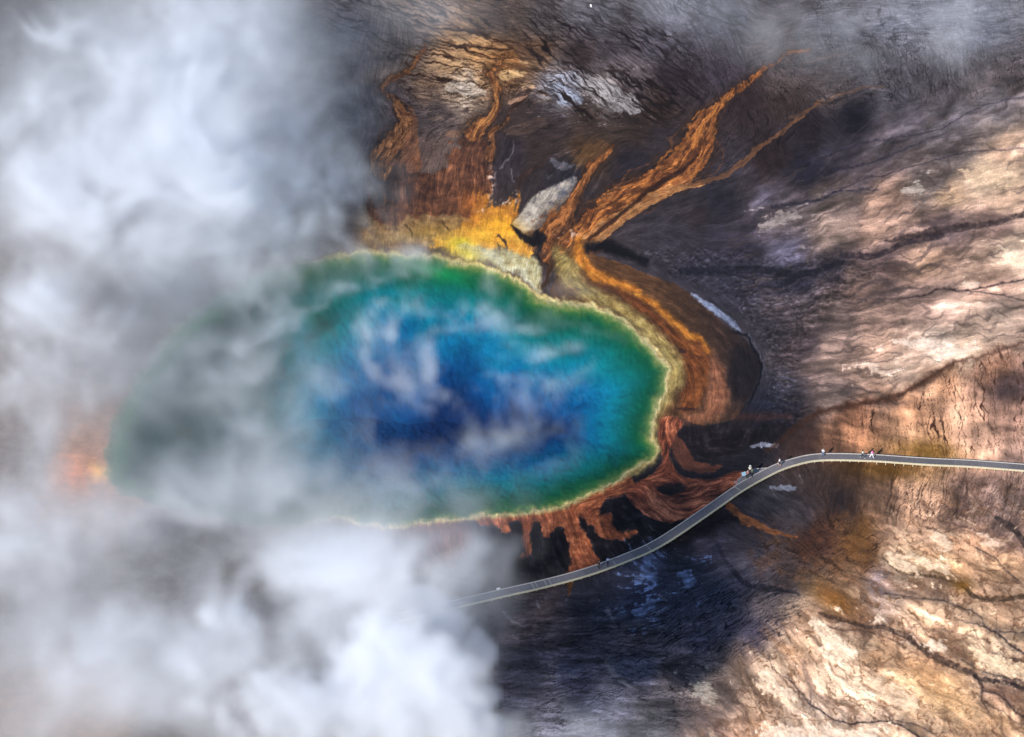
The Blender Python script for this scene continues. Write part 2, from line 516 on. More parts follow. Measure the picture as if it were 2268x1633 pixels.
def cracks(mask, deg, space, stretch, strength, col, seed, lo=0.80, hi=0.97, warp=5.0):
    js, is_ = np.where(mask > 0.02)
    if len(js) == 0:
        return
    win = (slice(js.min(), js.max() + 1), slice(is_.min(), is_.max() + 1))
    a = R(deg)
    x = U[win] + warp * W2x[win] + 2.2 * W3x[win]
    y = V[win] + warp * W2y[win] + 2.2 * W3y[win]
    al = (x * math.cos(a) + y * math.sin(a)) / (space * stretch)
    ac = (-x * math.sin(a) + y * math.cos(a)) / space
    lo, hi = lo + .07, min(hi + .02, .985)
    ln = sstep(lo, hi, 1 - np.abs(perlin(al, ac, seed)) * 1.6) * sstep(-0.5, 0.15, perlin(al * 0.7, ac * 0.3, seed + 5))
    ln = np.maximum(ln, 0.5 * sstep(lo, hi, 1 - np.abs(perlin(al * 1.9, ac * 1.9, seed + 9)) * 1.6))
    m = np.minimum(ln * mask[win] * strength * 1.2, 0.95)
    C[win] += m[..., None] * (rgb(col) - C[win])
    HT[win] -= 0.06 * m


n_tan = region([(930, 60), (1060, 60), (1180, 120), (1260, 150), (1220, 215), (1080, 215), (900, 200), (900, 130)], 25)
C += (n_tan * sstep(-0.2, 0.5, fbm(U / 70, V / 26, 3, 81)) * 0.4)[..., None] * (rgb((205, 160, 112)) - C)
for k_ in range(1):
    cracks(n_tan, 14, 20, 9, 0.9, (66, 42, 30), 83, 0.70, 0.90, 9)
n_dark = region([(1180, 20), (1330, 30), (1500, 80), (1560, 200), (1470, 260), (1330, 240), (1240, 170), (1150, 110)], 30)
cracks(n_dark, 34, 14, 8, 0.85, (34, 25, 27), 87, 0.64, 0.90, 8)
n_up = region([(780, -60), (1700, -60), (1640, 90), (1400, 70), (1100, 70), (820, 120)], 30)
cracks(n_up, 22, 18, 8, 0.7, (58, 50, 50), 93, 0.70, 0.92, 9)
n_low = region([(900, 170), (1240, 180), (1500, 250), (1480, 330), (1100, 300), (900, 330)], 30)
cracks(n_low, 6, 11, 6, 0.6, (52, 40, 38), 97, 0.76, 0.96, 8)
ne = region([(1500, 120), (1700, 60), (2300, 130), (2300, 200), (1950, 240), (1800, 330), (1600, 420), (1560, 330)], 30)
cracks(ne, 66, 8, 4, 0.62, (40, 30, 34), 101, 0.74, 0.96, 6)
ne_top = region([(1500, -60), (2300, -60), (2300, 150), (1900, 190), (1620, 120)], 30)
cracks(ne_top, 58, 15, 3, 0.45, (62, 55, 60), 103, 0.78, 0.97, 8)
slope = region([(1740, 985), (1830, 930), (1990, 890), (2130, 805), (2320, 770), (2320, 1010), (1900, 1000)], 16)
cracks(slope, 80, 15, 9, 0.8, (74, 48, 36), 107, 0.82, 0.95, 11)
below = region([(1830, 1030), (2320, 1050), (2320, 1150), (2020, 1150), (1840, 1180)], 20)
cracks(below, 98, 15, 8, 0.75, (74, 54, 44), 109, 0.78, 0.97, 7)
cracks(region([(2040, 1060), (2320, 1070), (2320, 1170), (2100, 1180), (1990, 1130)], 20), 128, 6, 4, 0.6, (80, 64, 60), 111, 0.72, 0.96, 5)
s_mid = region([(1480, 1290), (1660, 1270), (1780, 1330), (1700, 1440), (1560, 1460), (1440, 1400)], 35)
cracks(s_mid, -32, 10, 6, 0.75, (22, 22, 32), 113, 0.74, 0.95, 7)
s_low = region([(1080, 1350), (1480, 1340), (1600, 1500), (1400, 1700), (1080, 1700)], 40)
cracks(s_low, -8, 9, 7, 0.6, (28, 26, 34), 117, 0.74, 0.95, 7)
C *= np.exp(s_low * 0.28 * np.clip(fbm(U / 120, V / 16, 4, 119) * 2, -1, 1))[..., None]
rusty = region([(1690, 1160), (1760, 1170), (1900, 1130), (1960, 1230), (1850, 1300), (1740, 1290), (1660, 1240)], 25)
C += (rusty * 0.4 * sstep(-0.3, 0.4, W2x))[..., None] * (rgb((118, 74, 44)) - C)
cracks(rusty, -30, 8, 6, 0.7, (48, 34, 30), 121, 0.74, 0.95, 6)

# --- dark blue-grey rubble crust outside the outer ring, with white grains
rub = region([(1400, 560), (1560, 560), (1720, 560), (1950, 590), (1880, 650), (1800, 730), (1770, 830), (1800, 920), (1740, 960), (1660, 960), (1690, 880), (1700, 800), (1660, 720), (1580, 650), (1480, 600)], 16)
gr = 0.6 * fbm(SR / 34 + W2x, SA / 10 + W2y, 3, 131, 0.6) + 0.5 * fbm(U / 10 + 1.5 * W2y, V / 6, 2, 133, 0.6)
C *= np.exp(rub * np.clip(gr * 2.0, -1, 1) * 0.42)[..., None]
spk = sstep(0.30, 0.62, fbm(U / 7 + 2 * W2x, V / 4.5 + 2 * W2y, 2, 135, 0.7)) * sstep(0.05, 0.5, W2y + 0.6 * W1x)
C += (rub * 0.55 * spk)[..., None] * (rgb((150, 154, 176)) - C)
HT += rub * gr * 0.10
grain = region([(1180, 1240), (1400, 1210), (1640, 1190), (1700, 1290), (1560, 1400), (1200, 1400)], 30)
C += (grain * 0.55 * sstep(0.36, 0.62, fbm(U / 10, V / 6, 3, 137, 0.6)))[..., None] * (rgb((120, 124, 145)) - C)

# --- thin dark channels of the east and the braided ones of the south-east
CH = [
    (c5((1150, 360, 10), (1400, 352, 12), (1600, 330, 22), (1700, 290, 26), (1850, 298, 30), (1960, 280, 24), (2268, 228, 20), (2500, 180, 20)), (58, 48, 50), .85),
    (c5((1880, 296, 14), (2050, 318, 20), (2268, 362, 16), (2500, 380, 16)), (64, 54, 54), .8),
    (c5((760, 950, 6), (1000, 915, 10), (1120, 945, 10), (1290, 972, 8)), (70, 58, 56), .7),
    (c5((1060, 60, 60), (1260, 70, 60), (1360, 40, 50), (1500, -30, 60), (1700, -70, 90)), (44, 38, 46), .75),
    (c5((0, 170, 70), (200, 165, 80), (500, 160, 70), (800, 190, 60), (1060, 110, 50)), (32, 32, 42), .8),
    (c3((1350, 1600, 30), (1560, 1560, 60), (1760, 1520, 80), (1950, 1500, 60), (2120, 1470, 50), (2268, 1420, 60), (2500, 1380, 60)), (60, 50, 52), .75),
    (c3((1000, 1280, 14), (1200, 1190, 16), (1330, 1170, 18), (1500, 1110, 16), (1700, 1060, 14), (1900, 1010, 12), (2268, 990, 10)), (58, 52, 60), .8),
    (c3((880, 1080, 30), (1020, 1010, 30), (1200, 950, 24), (1450, 910, 16), (1700, 860, 14), (2000, 700, 14), (2268, 650, 12)), (50, 48, 60), .75),
    (c3((820, 1180, 40), (1000, 1130, 40), (1250, 1080, 24), (1500, 980, 16), (1750, 880, 10)), (44, 42, 56), .7),
    (c3((600, 1370, 40), (900, 1330, 30), (1050, 1270, 24), (1300, 1260, 14)), (40, 40, 54), .7),
    (c3((1600, 1330, 50), (1800, 1130, 10), (2100, 860, 40), (2268, 760, 60)), (84, 80, 82), .4),
    (c7((900, 800, 20), (980, 830, 40), (1100, 860, 44), (1230, 890, 40), (1400, 920, 52), (1530, 990, 52), (1650, 1080, 60), (1800, 1160, 66), (1930, 1210, 50), (1990, 1300, 34), (1990, 1380, 22), (2040, 1460, 14)), (66, 52, 48), .85),
    (c7((900, 830, 10), (960, 890, 16), (1080, 920, 18), (1200, 920, 14), (1330, 960, 20), (1480, 1030, 26)), (80, 60, 50), .75),
    (c7((1930, 1210, 30), (2000, 1250, 36), (2100, 1260, 36), (2268, 1310, 36), (2500, 1390, 36)), (52, 44, 44), .85),
    (c7((1860, 1120, 16), (1960, 1170, 16), (2080, 1220, 22), (2268, 1260, 20)), (48, 42, 42), .7),
    (c7((2000, 1320, 20), (2120, 1360, 24), (2180, 1430, 26), (2268, 1490, 26), (2450, 1600, 26)), (62, 50, 50), .85),
    (c7((2010, 1390, 14), (2100, 1450, 16), (2200, 1520, 14), (2268, 1540, 14)), (70, 58, 56), .7),
    (c7((1330, 440, 16), (1400, 500, 30), (1500, 550, 34), (1650, 560, 34), (1850, 612, 44), (1950, 700, 40), (2100, 712, 56), (2268, 700, 44), (2500, 700, 44)), (72, 56, 42), .85),
    (c7((1340, 668, 10), (1530, 702, 12), (1700, 720, 14), (1880, 780, 10), (1980, 830, 14), (2000, 880, 16), (2080, 930, 24), (2150, 1000, 28), (2268, 1070, 34), (2450, 1150, 34)), (42, 38, 40), .85),
    (c7((1800, 830, 9), (1900, 868, 10), (2010, 900, 12), (2080, 930, 14)), (48, 42, 42), .8),
    (c7((2100, 930, 12), (2180, 935, 16), (2300, 940, 14)), (48, 42, 42), .8),
    (c7((2090, 170, 50), (2160, 220, 70), (2240, 290, 60), (2300, 380, 50)), (50, 44, 44), .85),
    (c7((1700, 180, 20), (1860, 230, 22), (2000, 260, 30), (2100, 200, 40)), (92, 74, 68), .6),
    (c7((1940, 370, 22), (2070, 440, 22), (2160, 530, 20), (2240, 600, 14)), (66, 54, 48), .8),
    (c7((1560, 380, 14), (1680, 430, 22), (1780, 520, 16), (1870, 600, 16)), (90, 68, 56), .7),
    (c7((570, 1100, 8), (620, 1190, 9), (730, 1270, 11), (800, 1350, 12), (840, 1410, 24), (930, 1460, 20), (1020, 1520, 20), (1150, 1536, 22), (1290, 1530, 18), (1420, 1540, 20), (1500, 1580, 18), (1580, 1632, 18), (1660, 1700, 18)), (42, 37, 42), .9),
    (c7((846, 1330, 8), (850, 1400, 14)), (48, 42, 44), .8),
    (c7((1330, 1480, 8), (1460, 1530, 14), (1560, 1550, 12), (1640, 1600, 10), (1740, 1600, 8)), (56, 48, 48), .8),
    (c7((370, 1130, 14), (390, 1230, 18), (430, 1300, 10), (470, 1380, 12), (560, 1480, 16), (700, 1500, 10), (850, 1520, 9), (1000, 1510, 8)), (108, 86, 68), .8),
    (c7((800, 1130, 40), (840, 1250, 50), (880, 1330, 30), (1000, 1420, 20), (1180, 1510, 14)), (132, 108, 96), .65),
    (c7((1150, 1010, 20), (1180, 1130, 20), (1210, 1280, 14), (1330, 1330, 10), (1500, 1380, 10)), (140, 112, 86), .7),
    (c7((1500, 900, 14), (1700, 910, 20), (1900, 960, 12), (2040, 1060, 12), (2140, 1120, 12)), (130, 104, 88), .6),
    (c7((2050, 1060, 10), (2130, 1100, 14), (2230, 1110, 14)), (60, 52, 50), .7),
    (c7((1440, 1260, 14), (1700, 1330, 14), (1900, 1420, 20), (2050, 1480, 14), (2268, 1600, 14)), (138, 108, 78), .6),
    (c7((120, 1540, 14), (220, 1580, 20), (320, 1640, 20)), (100, 72, 62), .7),
    (c7((340, 530, 50), (440, 620, 60), (560, 640, 60), (680, 650, 40), (780, 690, 14)), (28, 28, 38), .75),
    (c7((220, 330, 40), (300, 470, 40), (400, 590, 40)), (36, 36, 48), .5),
]
for pts_, col, a in CH:
    pts_ = [(x, y, w * (0.55 if w < 12 else 0.72)) for x, y, w in pts_]
    sm = stroke(pts_, 2.0, (0, 5, 2.2))
    wide = stroke([(x, y, w * 2.8 + 8) for x, y, w in pts_], 8, (0, 7, 3))
    win, m = wide
    paint((win, m * (0.35 + 0.65 * sstep(-0.3, 0.4, W3x[win] + W2y[win]))), tuple(c * 1.25 + 18 for c in col), 0.30)
    win, m = sm
    mm = m * (0.55 + 0.45 * sstep(-0.35, 0.25, W3y[win]))
    paint((win, mm), col, a)
    HT[win] -= 0.05 * m
# --- dull olive and brown stains
for x, y, rx, ry, rot, col, a in [(2052, 1000, 90, 20, .1, (120, 88, 32), .7), (1970, 1040, 90, 22, .05, (96, 66, 24), .75), (2130, 1296, 20, 14, 0, (130, 88, 20), .7),
                                  (1845, 1330, 50, 22, .7, (150, 94, 36), .65), (1800, 1310, 40, 20, .6, (130, 100, 66), .5), (2080, 1250, 60, 26, .5, (178, 138, 88), .4),
                                  (1905, 1190, 30, 60, .5, (120, 84, 44), .6), (2060, 1500, 60, 34, .5, (206, 156, 104), .5), (2100, 1560, 80, 26, .4, (176, 142, 92), .4),
                                  (1650, 1500, 60, 40, .6, (96, 82, 70), .5), (1600, 1540, 50, 40, .8, (80, 72, 70), .6)]:
    paint(blob(x, y, rx, ry, rot), col, a)
# --- clean white plates
for P_, col in [(c7((1350, 420), (1430, 430), (1560, 530), (1500, 540), (1400, 490)), (236, 212, 180)), (c7((1440, 400), (1560, 410), (1720, 480), (1870, 590), (1780, 560), (1600, 500)), (238, 214, 182)),
                (c7((830, 870), (920, 870), (1010, 960), (1100, 1010), (1160, 1080), (1100, 1130), (980, 1120), (920, 1060), (940, 990)), (244, 224, 196)),
                (c7((980, 1240), (1150, 1240), (1220, 1310), (1180, 1340), (1060, 1310)), (242, 218, 186)), (c7((1220, 1240), (1400, 1270), (1560, 1400), (1500, 1450), (1330, 1380)), (240, 214, 182)),
                (c7((500, 1250), (560, 1180), (640, 1270), (740, 1330), (770, 1390), (640, 1370), (520, 1320)), (244, 222, 194)), (c7((540, 1580), (800, 1560), (1100, 1570), (1300, 1600), (1250, 1700), (600, 1700)), (246, 224, 200)),
                (c7((1600, 1010), (1660, 990), (1760, 1030), (1740, 1060), (1650, 1060)), (246, 228, 204)), (c7((1900, 1040), (2060, 1090), (2268, 1150), (2268, 1260), (2100, 1200), (1950, 1120)), (238, 214, 178)),
                (c7((1660, 270), (1720, 280), (1790, 370), (1740, 400), (1660, 330)), (240, 216, 186)), (c7((1980, 280), (2060, 300), (2110, 370), (2030, 360)), (236, 208, 182)),
                (c7((1280, 830), (1330, 840), (1350, 880), (1300, 870)), (240, 218, 192)), (c7((60, 1290), (180, 1290), (230, 1400), (180, 1420), (90, 1370)), (176, 166, 150)),
                (c5((1380, 640), (1600, 620), (1800, 660), (1980, 670), (1850, 740), (1720, 740), (1560, 690)), (226, 208, 190)), (c5((1180, 770), (1300, 800), (1400, 840), (1330, 860), (1240, 830)), (222, 200, 180)),
                (c5((2110, 20), (2230, 30), (2210, 70), (2130, 60)), (235, 215, 190)), (c5((1850, 230), (1980, 230), (1940, 270), (1860, 260)), (216, 196, 176)),
                (c3((1880, 1120), (2050, 1100), (2268, 1160), (2268, 1240), (2060, 1240), (1900, 1190)), (206, 180, 150)), (c3((580, 1440), (720, 1400), (800, 1440), (640, 1500), (520, 1540)), (150, 142, 138)),
                (c3((1450, 1270), (1570, 1230), (1600, 1260), (1500, 1300)), (168, 160, 150))]:
    wm = torn(poly(P_, 12, (0, 12, 6)))
    paint((wm[0], wm[1] * (0.6 + 0.4 * sstep(-0.4, 0.3, W3x[wm[0]] + 0.6 * st2[wm[0]]))), col, .85)
    HT[wm[0]] += 0.06 * wm[1]

# --- north: blue-white terraces crossed by dark threads, the lead-grey flats below
wm = torn(poly(c2((1380, 580), (1460, 550), (1540, 600), (1600, 650), (1580, 690), (1490, 700), (1400, 650)), 5, (0, 8, 4))); paint(wm, (160, 164, 178), .7)
wm = torn(poly(c2((1580, 520), (1740, 540), (1900, 620), (2010, 720), (1960, 760), (1800, 740), (1700, 680), (1640, 600)), 6, (0, 10, 4))); paint(wm, (172, 164, 160), .72)
wm = torn(poly(c2((740, 540), (860, 540), (960, 600), (900, 640), (760, 620), (680, 590)), 6, (0, 8, 4))); paint(wm, (206, 186, 164), .65)
wm = torn(poly(c2((1060, 480), (1200, 470), (1230, 490), (1150, 520), (1060, 540)), 5, (0, 6, 3))); paint(wm, (200, 160, 110), .8)
terr = region(c2((1340, 500), (1700, 440), (2100, 600), (2150, 800), (1700, 800), (1380, 700)), 12)
cracks(terr, 40, 12, 9, 0.95, (44, 32, 30), 141, 0.62, 0.86, 8)
cracks(region(c2((560, 440), (980, 440), (1240, 470), (1240, 560), (960, 640), (600, 640)), 14), 5, 9, 6, 0.8, (70, 48, 36), 143, 0.76, 0.95, 7)
for P_ in [c2((690, 130, 6), (860, 220, 8), (950, 250, 8), (1010, 280, 9), (1140, 270, 8), (1240, 300, 8), (1420, 300, 7)), c2((600, 270, 6), (700, 270, 8), (800, 310, 8), (920, 370, 9), (1000, 390, 8), (1060, 380, 7)),
           c2((600, 370, 6), (760, 380, 8), (900, 410, 9), (980, 450, 8)), c2((1030, 430, 8), (1090, 380, 8), (1060, 350, 6)), c2((760, 230, 6), (880, 300, 6), (960, 330, 6), (1010, 290, 6))]:
    sm = stroke(P_, 1.6, (0, 7, 3)); paint(sm, (62, 40, 28), .85); HT[sm[0]] -= 0.1 * sm[1]
wm = stroke(c2((1240, 620, 30), (1160, 700, 40), (1110, 770, 24), (1060, 830, 20)), 4, (0, 6, 3)); paint(wm, (66, 44, 34), .7)
wm = torn(poly(c2((1100, 690), (1160, 650), (1240, 630), (1230, 650), (1140, 690)), 4, (0, 5, 2))); paint(wm, (176, 132, 104), .8)
wm = torn(poly(c2((1080, 870), (1300, 790), (1370, 830), (1180, 900)), 6, (0, 5, 2))); paint(wm, (104, 80, 66), .5)
wm = torn(poly(c2((580, 780), (680, 770), (690, 790), (600, 800)), 4, (0, 6, 2))); paint(wm, (150, 118, 96), .5)
wm = torn(poly(c2((690, 880), (780, 870), (790, 910), (710, 910)), 4, (0, 6, 2))); paint(wm, (150, 104, 76), .5)
wm = torn(poly(c2((1400, 1060), (1500, 1090), (1560, 1090), (1500, 1130), (1420, 1110)), 5, (0, 6, 3))); paint(wm, (120, 118, 124), .5)
wm = torn(poly(c2((1520, 1090), (1570, 1010), (1640, 960), (1800, 960), (1700, 1080), (1610, 1100)), 12, (0, 6, 3))); paint(wm, (122, 84, 50), .5)
for P_, cc in [(c2((1150, 930, 8), (1140, 1010, 8), (1080, 1090, 12), (1060, 1130, 8)), (150, 140, 140)), (c2((1120, 1130, 6), (1130, 1200, 10)), (150, 140, 140)), (c2((1640, 1330, 8), (1600, 1420, 6)), (90, 60, 44))]:
    paint(stroke(P_, 1.5, (0, 8, 5)), cc, .45)
# light patch of bare crust near the spring's inlet
wm = poly(c2((1270, 1310), (1400, 1240), (1560, 1180), (1510, 1330), (1400, 1430), (1340, 1510), (1230, 1540), (1140, 1500), (1190, 1420), (1230, 1360)), 4, (0, 6, 3))
paint(wm, textured((164, 150, 134), (88, 88, 98), (206, 194, 176), 1.6 * fbm(U / 26, V / 20, 4, 151, .6) + 0.35 * np.clip((1215 - U) / 40, -1, 1)), .95)
HT[wm[0]] += 0.10 * wm[1]

# --- orange run-off channels and microbial mats of the north
mat_n = fbm(U / 20, V / 14, 4, 161, 0.62)
mat_f = 0.27 * T2 + 0.18 * T1 + 0.2 * T3
red = textured((114, 66, 42), (74, 44, 34), (154, 92, 58), 1.3 * mat_n + 0.7 * mat_f)
org = textured((158, 92, 46), (110, 60, 32), (196, 134, 82), 1.2 * mat_n + 0.8 * mat_f)


def wet(wm, v):
    win, m = wm
    WET[win] = np.maximum(WET[win], m * v)


def mat(wm, col, a=1.0, rim=None, dip=0.05, gloss=0.8):
    win, m = wm
    if rim:
        paint((win, np.clip(1 - np.abs(m - 0.35) * 3.2, 0, 1)), rim, .6)
    fe = 0.30 * mat_f[win] + 0.25 * W3x[win]
    paint((win, sstep(0.28, 0.78, m + fe * (1 - np.abs(2 * m - 1)) * 1.6 + 0.10 * fe)), col, a)
    HT[win] -= dip * m
    wet(wm, gloss)


wm = poly(c2((150, 1380), (480, 1400), (700, 1400), (900, 1420), (900, 1660), (600, 1680), (300, 1680), (120, 1700)), 22, (0, 14, 6))
paint(wm, textured((146, 108, 66), (102, 72, 48), (182, 148, 98), 1.3 * mat_n + .25 * mat_f), .9)
DK = (44, 32, 28)


def beside(pts, k, wf, wmin=1.6):
    """a line running beside another, k half-widths to its side, meandering"""
    p = smooth(pts, False, 5)
    t = np.gradient(p[:, :2], axis=0)
    t /= np.linalg.norm(t, axis=1)[:, None] + 1e-6
    nrm = np.stack([-t[:, 1], t[:, 0]], 1)
    i = np.arange(len(p))
    off = k * p[:, 2] / 2 * (1 + 0.35 * np.sin(i * 0.45 + 7 * k))
    q = p[:, :2] + nrm * off[:, None]
    return [(a[0], a[1], max(wmin, w * wf)) for a, w in zip(q, p[:, 2])]


def chan(pts, col, hi, rim=DK, soft=5):
    pts = [(x, y, w * .88) for x, y, w in pts]
    """run-off: dark damp fringe, rusty bed, bright core, braided threads"""
    win, m = stroke([(x, y, w * 1.5 + 6) for x, y, w in pts], 9, (0, 8, 4))
    paint((win, m * (0.5 + 0.5 * sstep(-.3, .3, mat_f[win]))), (66, 44, 34), .6)
    mat(stroke(pts, soft, (0, 8, 5)), col, .9, rim)
    win, m = stroke([(x, y, w * .6) for x, y, w in pts], soft * 1.6, (0, 8, 4))
    paint((win, m * sstep(-.35, .3, mat_f[win] + .5 * mat_n[win])), hi, .8)
    for k, wf, cc, a in ((-.55, .10, (84, 48, 30), .75), (.5, .09, (78, 44, 28), .7), (-.1, .07, (104, 58, 30), .6), (.9, .10, hi, .7), (-.95, .09, hi, .6), (1.35, .07, (128, 78, 48), .55), (-1.4, .06, (120, 74, 48), .5)):
        win, m = stroke(beside(pts, k, wf), 1.6, (0, 7, 4), 1)
        paint((win, m * sstep(-.5, .1, W2x[win] + W3y[win])), cc, a)


mat(poly(c2((190, 1160), (300, 1150), (420, 1060), (500, 1040), (560, 1160), (680, 1120), (720, 1020), (790, 920), (920, 900), (990, 960), (1020, 1050), (1000, 1160), (985, 1260), (950, 1340), (880, 1440), (660, 1440), (480, 1450), (330, 1470), (210, 1450), (170, 1300)), 16, (0, 22, 9)), red, .9)
chan(c2((545, 250, 10), (552, 310, 16), (500, 400, 20), (430, 480, 24), (330, 525, 28), (278, 565, 34), (285, 615, 34), (350, 665, 44), (400, 740, 74), (430, 810, 96), (395, 900, 130), (325, 970, 150), (280, 1050, 150), (260, 1130, 150)), org, (190, 122, 70))
mat(stroke(c2((440, 690, 14), (490, 790, 34), (480, 900, 70), (455, 1000, 110), (480, 1090, 130)), 5, (0, 6, 3)), textured((150, 92, 58), (112, 68, 46), (176, 112, 74), mat_n), .8)
chan(c2((1095, 355, 12), (1030, 430, 26), (985, 480, 36), (1010, 540, 42), (1040, 600, 44), (1030, 660, 42), (1034, 700, 48), (1000, 765, 56), (930, 830, 100), (870, 890, 130)), org, (196, 126, 60))
chan(c2((1120, 790, 8), (1045, 850, 20), (1008, 890, 34), (996, 960, 44), (990, 1050, 50)), textured((142, 86, 48), (104, 60, 34), (176, 116, 70), mat_n), (170, 108, 60))
mat(stroke(c2((1380, 1040, 10), (1300, 1110, 30), (1200, 1180, 44), (1170, 1260, 40)), 5, (0, 6, 3)), (78, 48, 36), .7)
chan(c2((1810, 965, 10), (1740, 1040, 26), (1670, 1110, 56), (1620, 1190, 62), (1580, 1270, 64), (1540, 1350, 90), (1490, 1420, 150), (1440, 1500, 190), (1400, 1580, 200), (1390, 1660, 200)), textured((140, 78, 36), (98, 54, 30), (178, 108, 58), 1.3 * mat_n + .6 * mat_f), (172, 102, 48))
chan(c2((1975, 1175, 14), (1860, 1225, 30), (1790, 1290, 44), (1700, 1390, 70), (1640, 1450, 80)), textured((134, 76, 42), (96, 54, 36), (172, 104, 66), mat_n), (168, 100, 56))
chan([(1790, 110, 1.5), (1740, 122, 3.5), (1700, 150, 6), (1660, 180, 9), (1620, 208, 13), (1592, 236, 21), (1566, 262, 42), (1550, 300, 66), (1536, 340, 82), (1500, 374, 76), (1450, 404, 62), (1400, 432, 62), (1360, 458, 66), (1320, 490, 66), (1285, 530, 70), (1262, 560, 60)], textured((146, 78, 36), (96, 52, 28), (186, 116, 58), 1.3 * mat_n + 0.7 * mat_f), (192, 112, 46))
mat(stroke([(1560, 408, 5), (1512, 414, 14), (1470, 428, 24), (1420, 452, 30), (1370, 485, 32), (1330, 515, 34), (1305, 535, 36)], 3, (0, 6, 3)), textured((180, 116, 62), (140, 80, 40), (206, 150, 96), 1.4 * mat_n), .9)
paint(stroke([(1545, 345, 6), (1500, 384, 9), (1450, 412, 10), (1400, 452, 9), (1350, 494, 9), (1310, 524, 8), (1294, 545, 6)], 2.5, (0, 4, 2)), (62, 34, 22), .85)
mat(stroke([(1820, 220, 6), (1760, 270, 8), (1712, 306, 9), (1664, 342, 11), (1605, 388, 11), (1555, 404, 10), (1510, 410, 8)], 3, (0, 6, 3)), (128, 80, 48), .75)
paint(stroke([(1960, 190, 4), (1890, 200, 6), (1830, 225, 6), (1750, 262, 5)], 4, (0, 6, 2)), (120, 84, 60), .5)
paint(stroke([(1880, 118, 4), (1820, 130, 5), (1770, 146, 5)], 3, (0, 6, 2)), (128, 98, 78), .5)

# --- the bright orange and yellow apron where the inlet meets the pool
yel = textured((214, 136, 40), (150, 82, 32), (246, 182, 62), 1.0 * fbm(U / 28, V / 18, 4, 171, .6) + .25 * mat_f + np.clip((V - 505) / 60, -.5, .3))
mat(poly(c2((850, 1420), (890, 1330), (950, 1290), (1010, 1360), (1090, 1370), (1150, 1290), (1185, 1330), (1165, 1440), (1115, 1490), (1185, 1545), (1270, 1632), (1290, 1690), (1180, 1690), (1060, 1660), (860, 1650), (640, 1660), (620, 1580), (740, 1530)), 20, (0, 16, 7)), yel, .95)
paint(blob(756 + 1060 / 3, 1500 / 3, 46, 24, .3), (252, 172, 34), .85)
paint(blob(756 + 800 / 3, 1612 / 3, 34, 15, .2), (228, 206, 44), .95)
paint(blob(756 + 930 / 3, 1560 / 3, 36, 16, .4), (232, 168, 40), .7)
paint(blob(756 + 620 / 3, 1540 / 3, 60, 16, 0), (168, 128, 62), .8)
paint(blob(756 + 400 / 3, 1580 / 3, 70, 12, 0), (176, 150, 104), .6)
paint(blob(756 + 860 / 3, 1350 / 3, 26, 30, .2), (196, 104, 36), .6)
for x, y, rx, ry in [(1000, 1180, 8, 26), (985, 1270, 6, 22), (1100, 1345, 26, 6), (1160, 1300, 6, 10), (935, 1400, 12, 6), (1500, 1560, 26, 10), (1180, 1540, 6, 12)]:
    win, m = blob(756 + x / 3, y / 3, rx, ry)
    paint((win, m * sstep(-0.05, 0.35, W3x[win] + W2y[win] * .6)), (232, 196, 170), .85)
# black throat beside the inlet
thr = c2((1125, 1490, 14), (1190, 1560, 40), (1260, 1600, 60), (1330, 1590, 60)) + c4((470, 230, 60), (486, 320, 30), (480, 395, 14))
paint(stroke(thr, 3, (0, 6, 4)), (30, 26, 30), .95)
paint(stroke(c4((600, 340, 30), (570, 400, 36), (548, 470, 26), (536, 540, 24), (490, 590, 20), (480, 640, 10)), 3, (0, 6, 4)), (66, 44, 30), .9)

# --- ring of coloured mats round the east side of the spring
OUT = c4((800, 262), (830, 350), (900, 385), (1000, 412), (1100, 450), (1200, 492), (1330, 535), (1450, 592), (1560, 682), (1680, 792), (1790, 882), (1862, 935), (1905, 1010), (1948, 1080), (1942, 1180), (1885, 1290), (1822, 1400), (1760, 1462), (1600, 1492), (1480, 1478), (1400, 1445),
         (1300, 1500), (1180, 1560), (1000, 1300), (1150, 1000), (900, 740), (560, 700), (560, 600), (640, 400), (700, 280))
tring = np.clip((U - 1450) / 230 - (V - 760) / 900, 0, 1)[..., None]
ring_c = (rgb((104, 66, 38)) * (1 - tring) + rgb((50, 38, 37)) * tring).astype(np.float32) * (1 + 0.14 * mat_n[..., None])
mat(poly(OUT, 4, (0, 4, 2)), ring_c, .97)
paint(poly(c4((1010, 590), (1150, 670), (1300, 780), (1420, 880), (1560, 950), (1620, 1060), (1610, 1180), (1570, 1300), (1500, 1390), (1420, 1400), (1440, 1240), (1450, 1100), (1400, 980), (1290, 850), (1150, 740)), 10, (0, 8, 3)), textured((126, 66, 30), (92, 48, 26), (150, 84, 38), mat_n * 1.2 + mat_f * .5), .95)
paint(stroke(c4((1625, 1010, 20), (1655, 1100, 70), (1680, 1230, 120), (1650, 1360, 150), (1590, 1430, 90), (1470, 1450, 60)), 12, (0, 10, 4)), textured((162, 96, 64), (126, 70, 44), (186, 120, 84), mat_n), .8)
paint(stroke(c4((745, 270, 50), (742, 340, 80), (775, 420, 84), (850, 490, 70), (950, 535, 62), (1050, 572, 50), (1150, 630, 40), (1280, 720, 38), (1380, 810, 44), (1470, 885, 50), (1560, 945, 40), (1610, 1010, 22)), 7, (0, 7, 3)), textured((200, 116, 34), (150, 76, 24), (232, 150, 50), 1.3 * mat_n), .93)
paint(stroke(c4((880, 560, 14), (1000, 600, 20), (1120, 660, 20), (1260, 770, 16), (1400, 900, 12)), 4, (0, 6, 3)), (104, 52, 26), .6)
for P_ in ([(1380, 1390), (1450, 1380), (1530, 1382), (1500, 1396), (1440, 1400)], [(1405, 990), (1430, 980), (1460, 990), (1455, 1012), (1420, 1016)]):
    paint(poly(c4(*P_), 3, (0, 4, 2)), (62, 36, 32), .9)
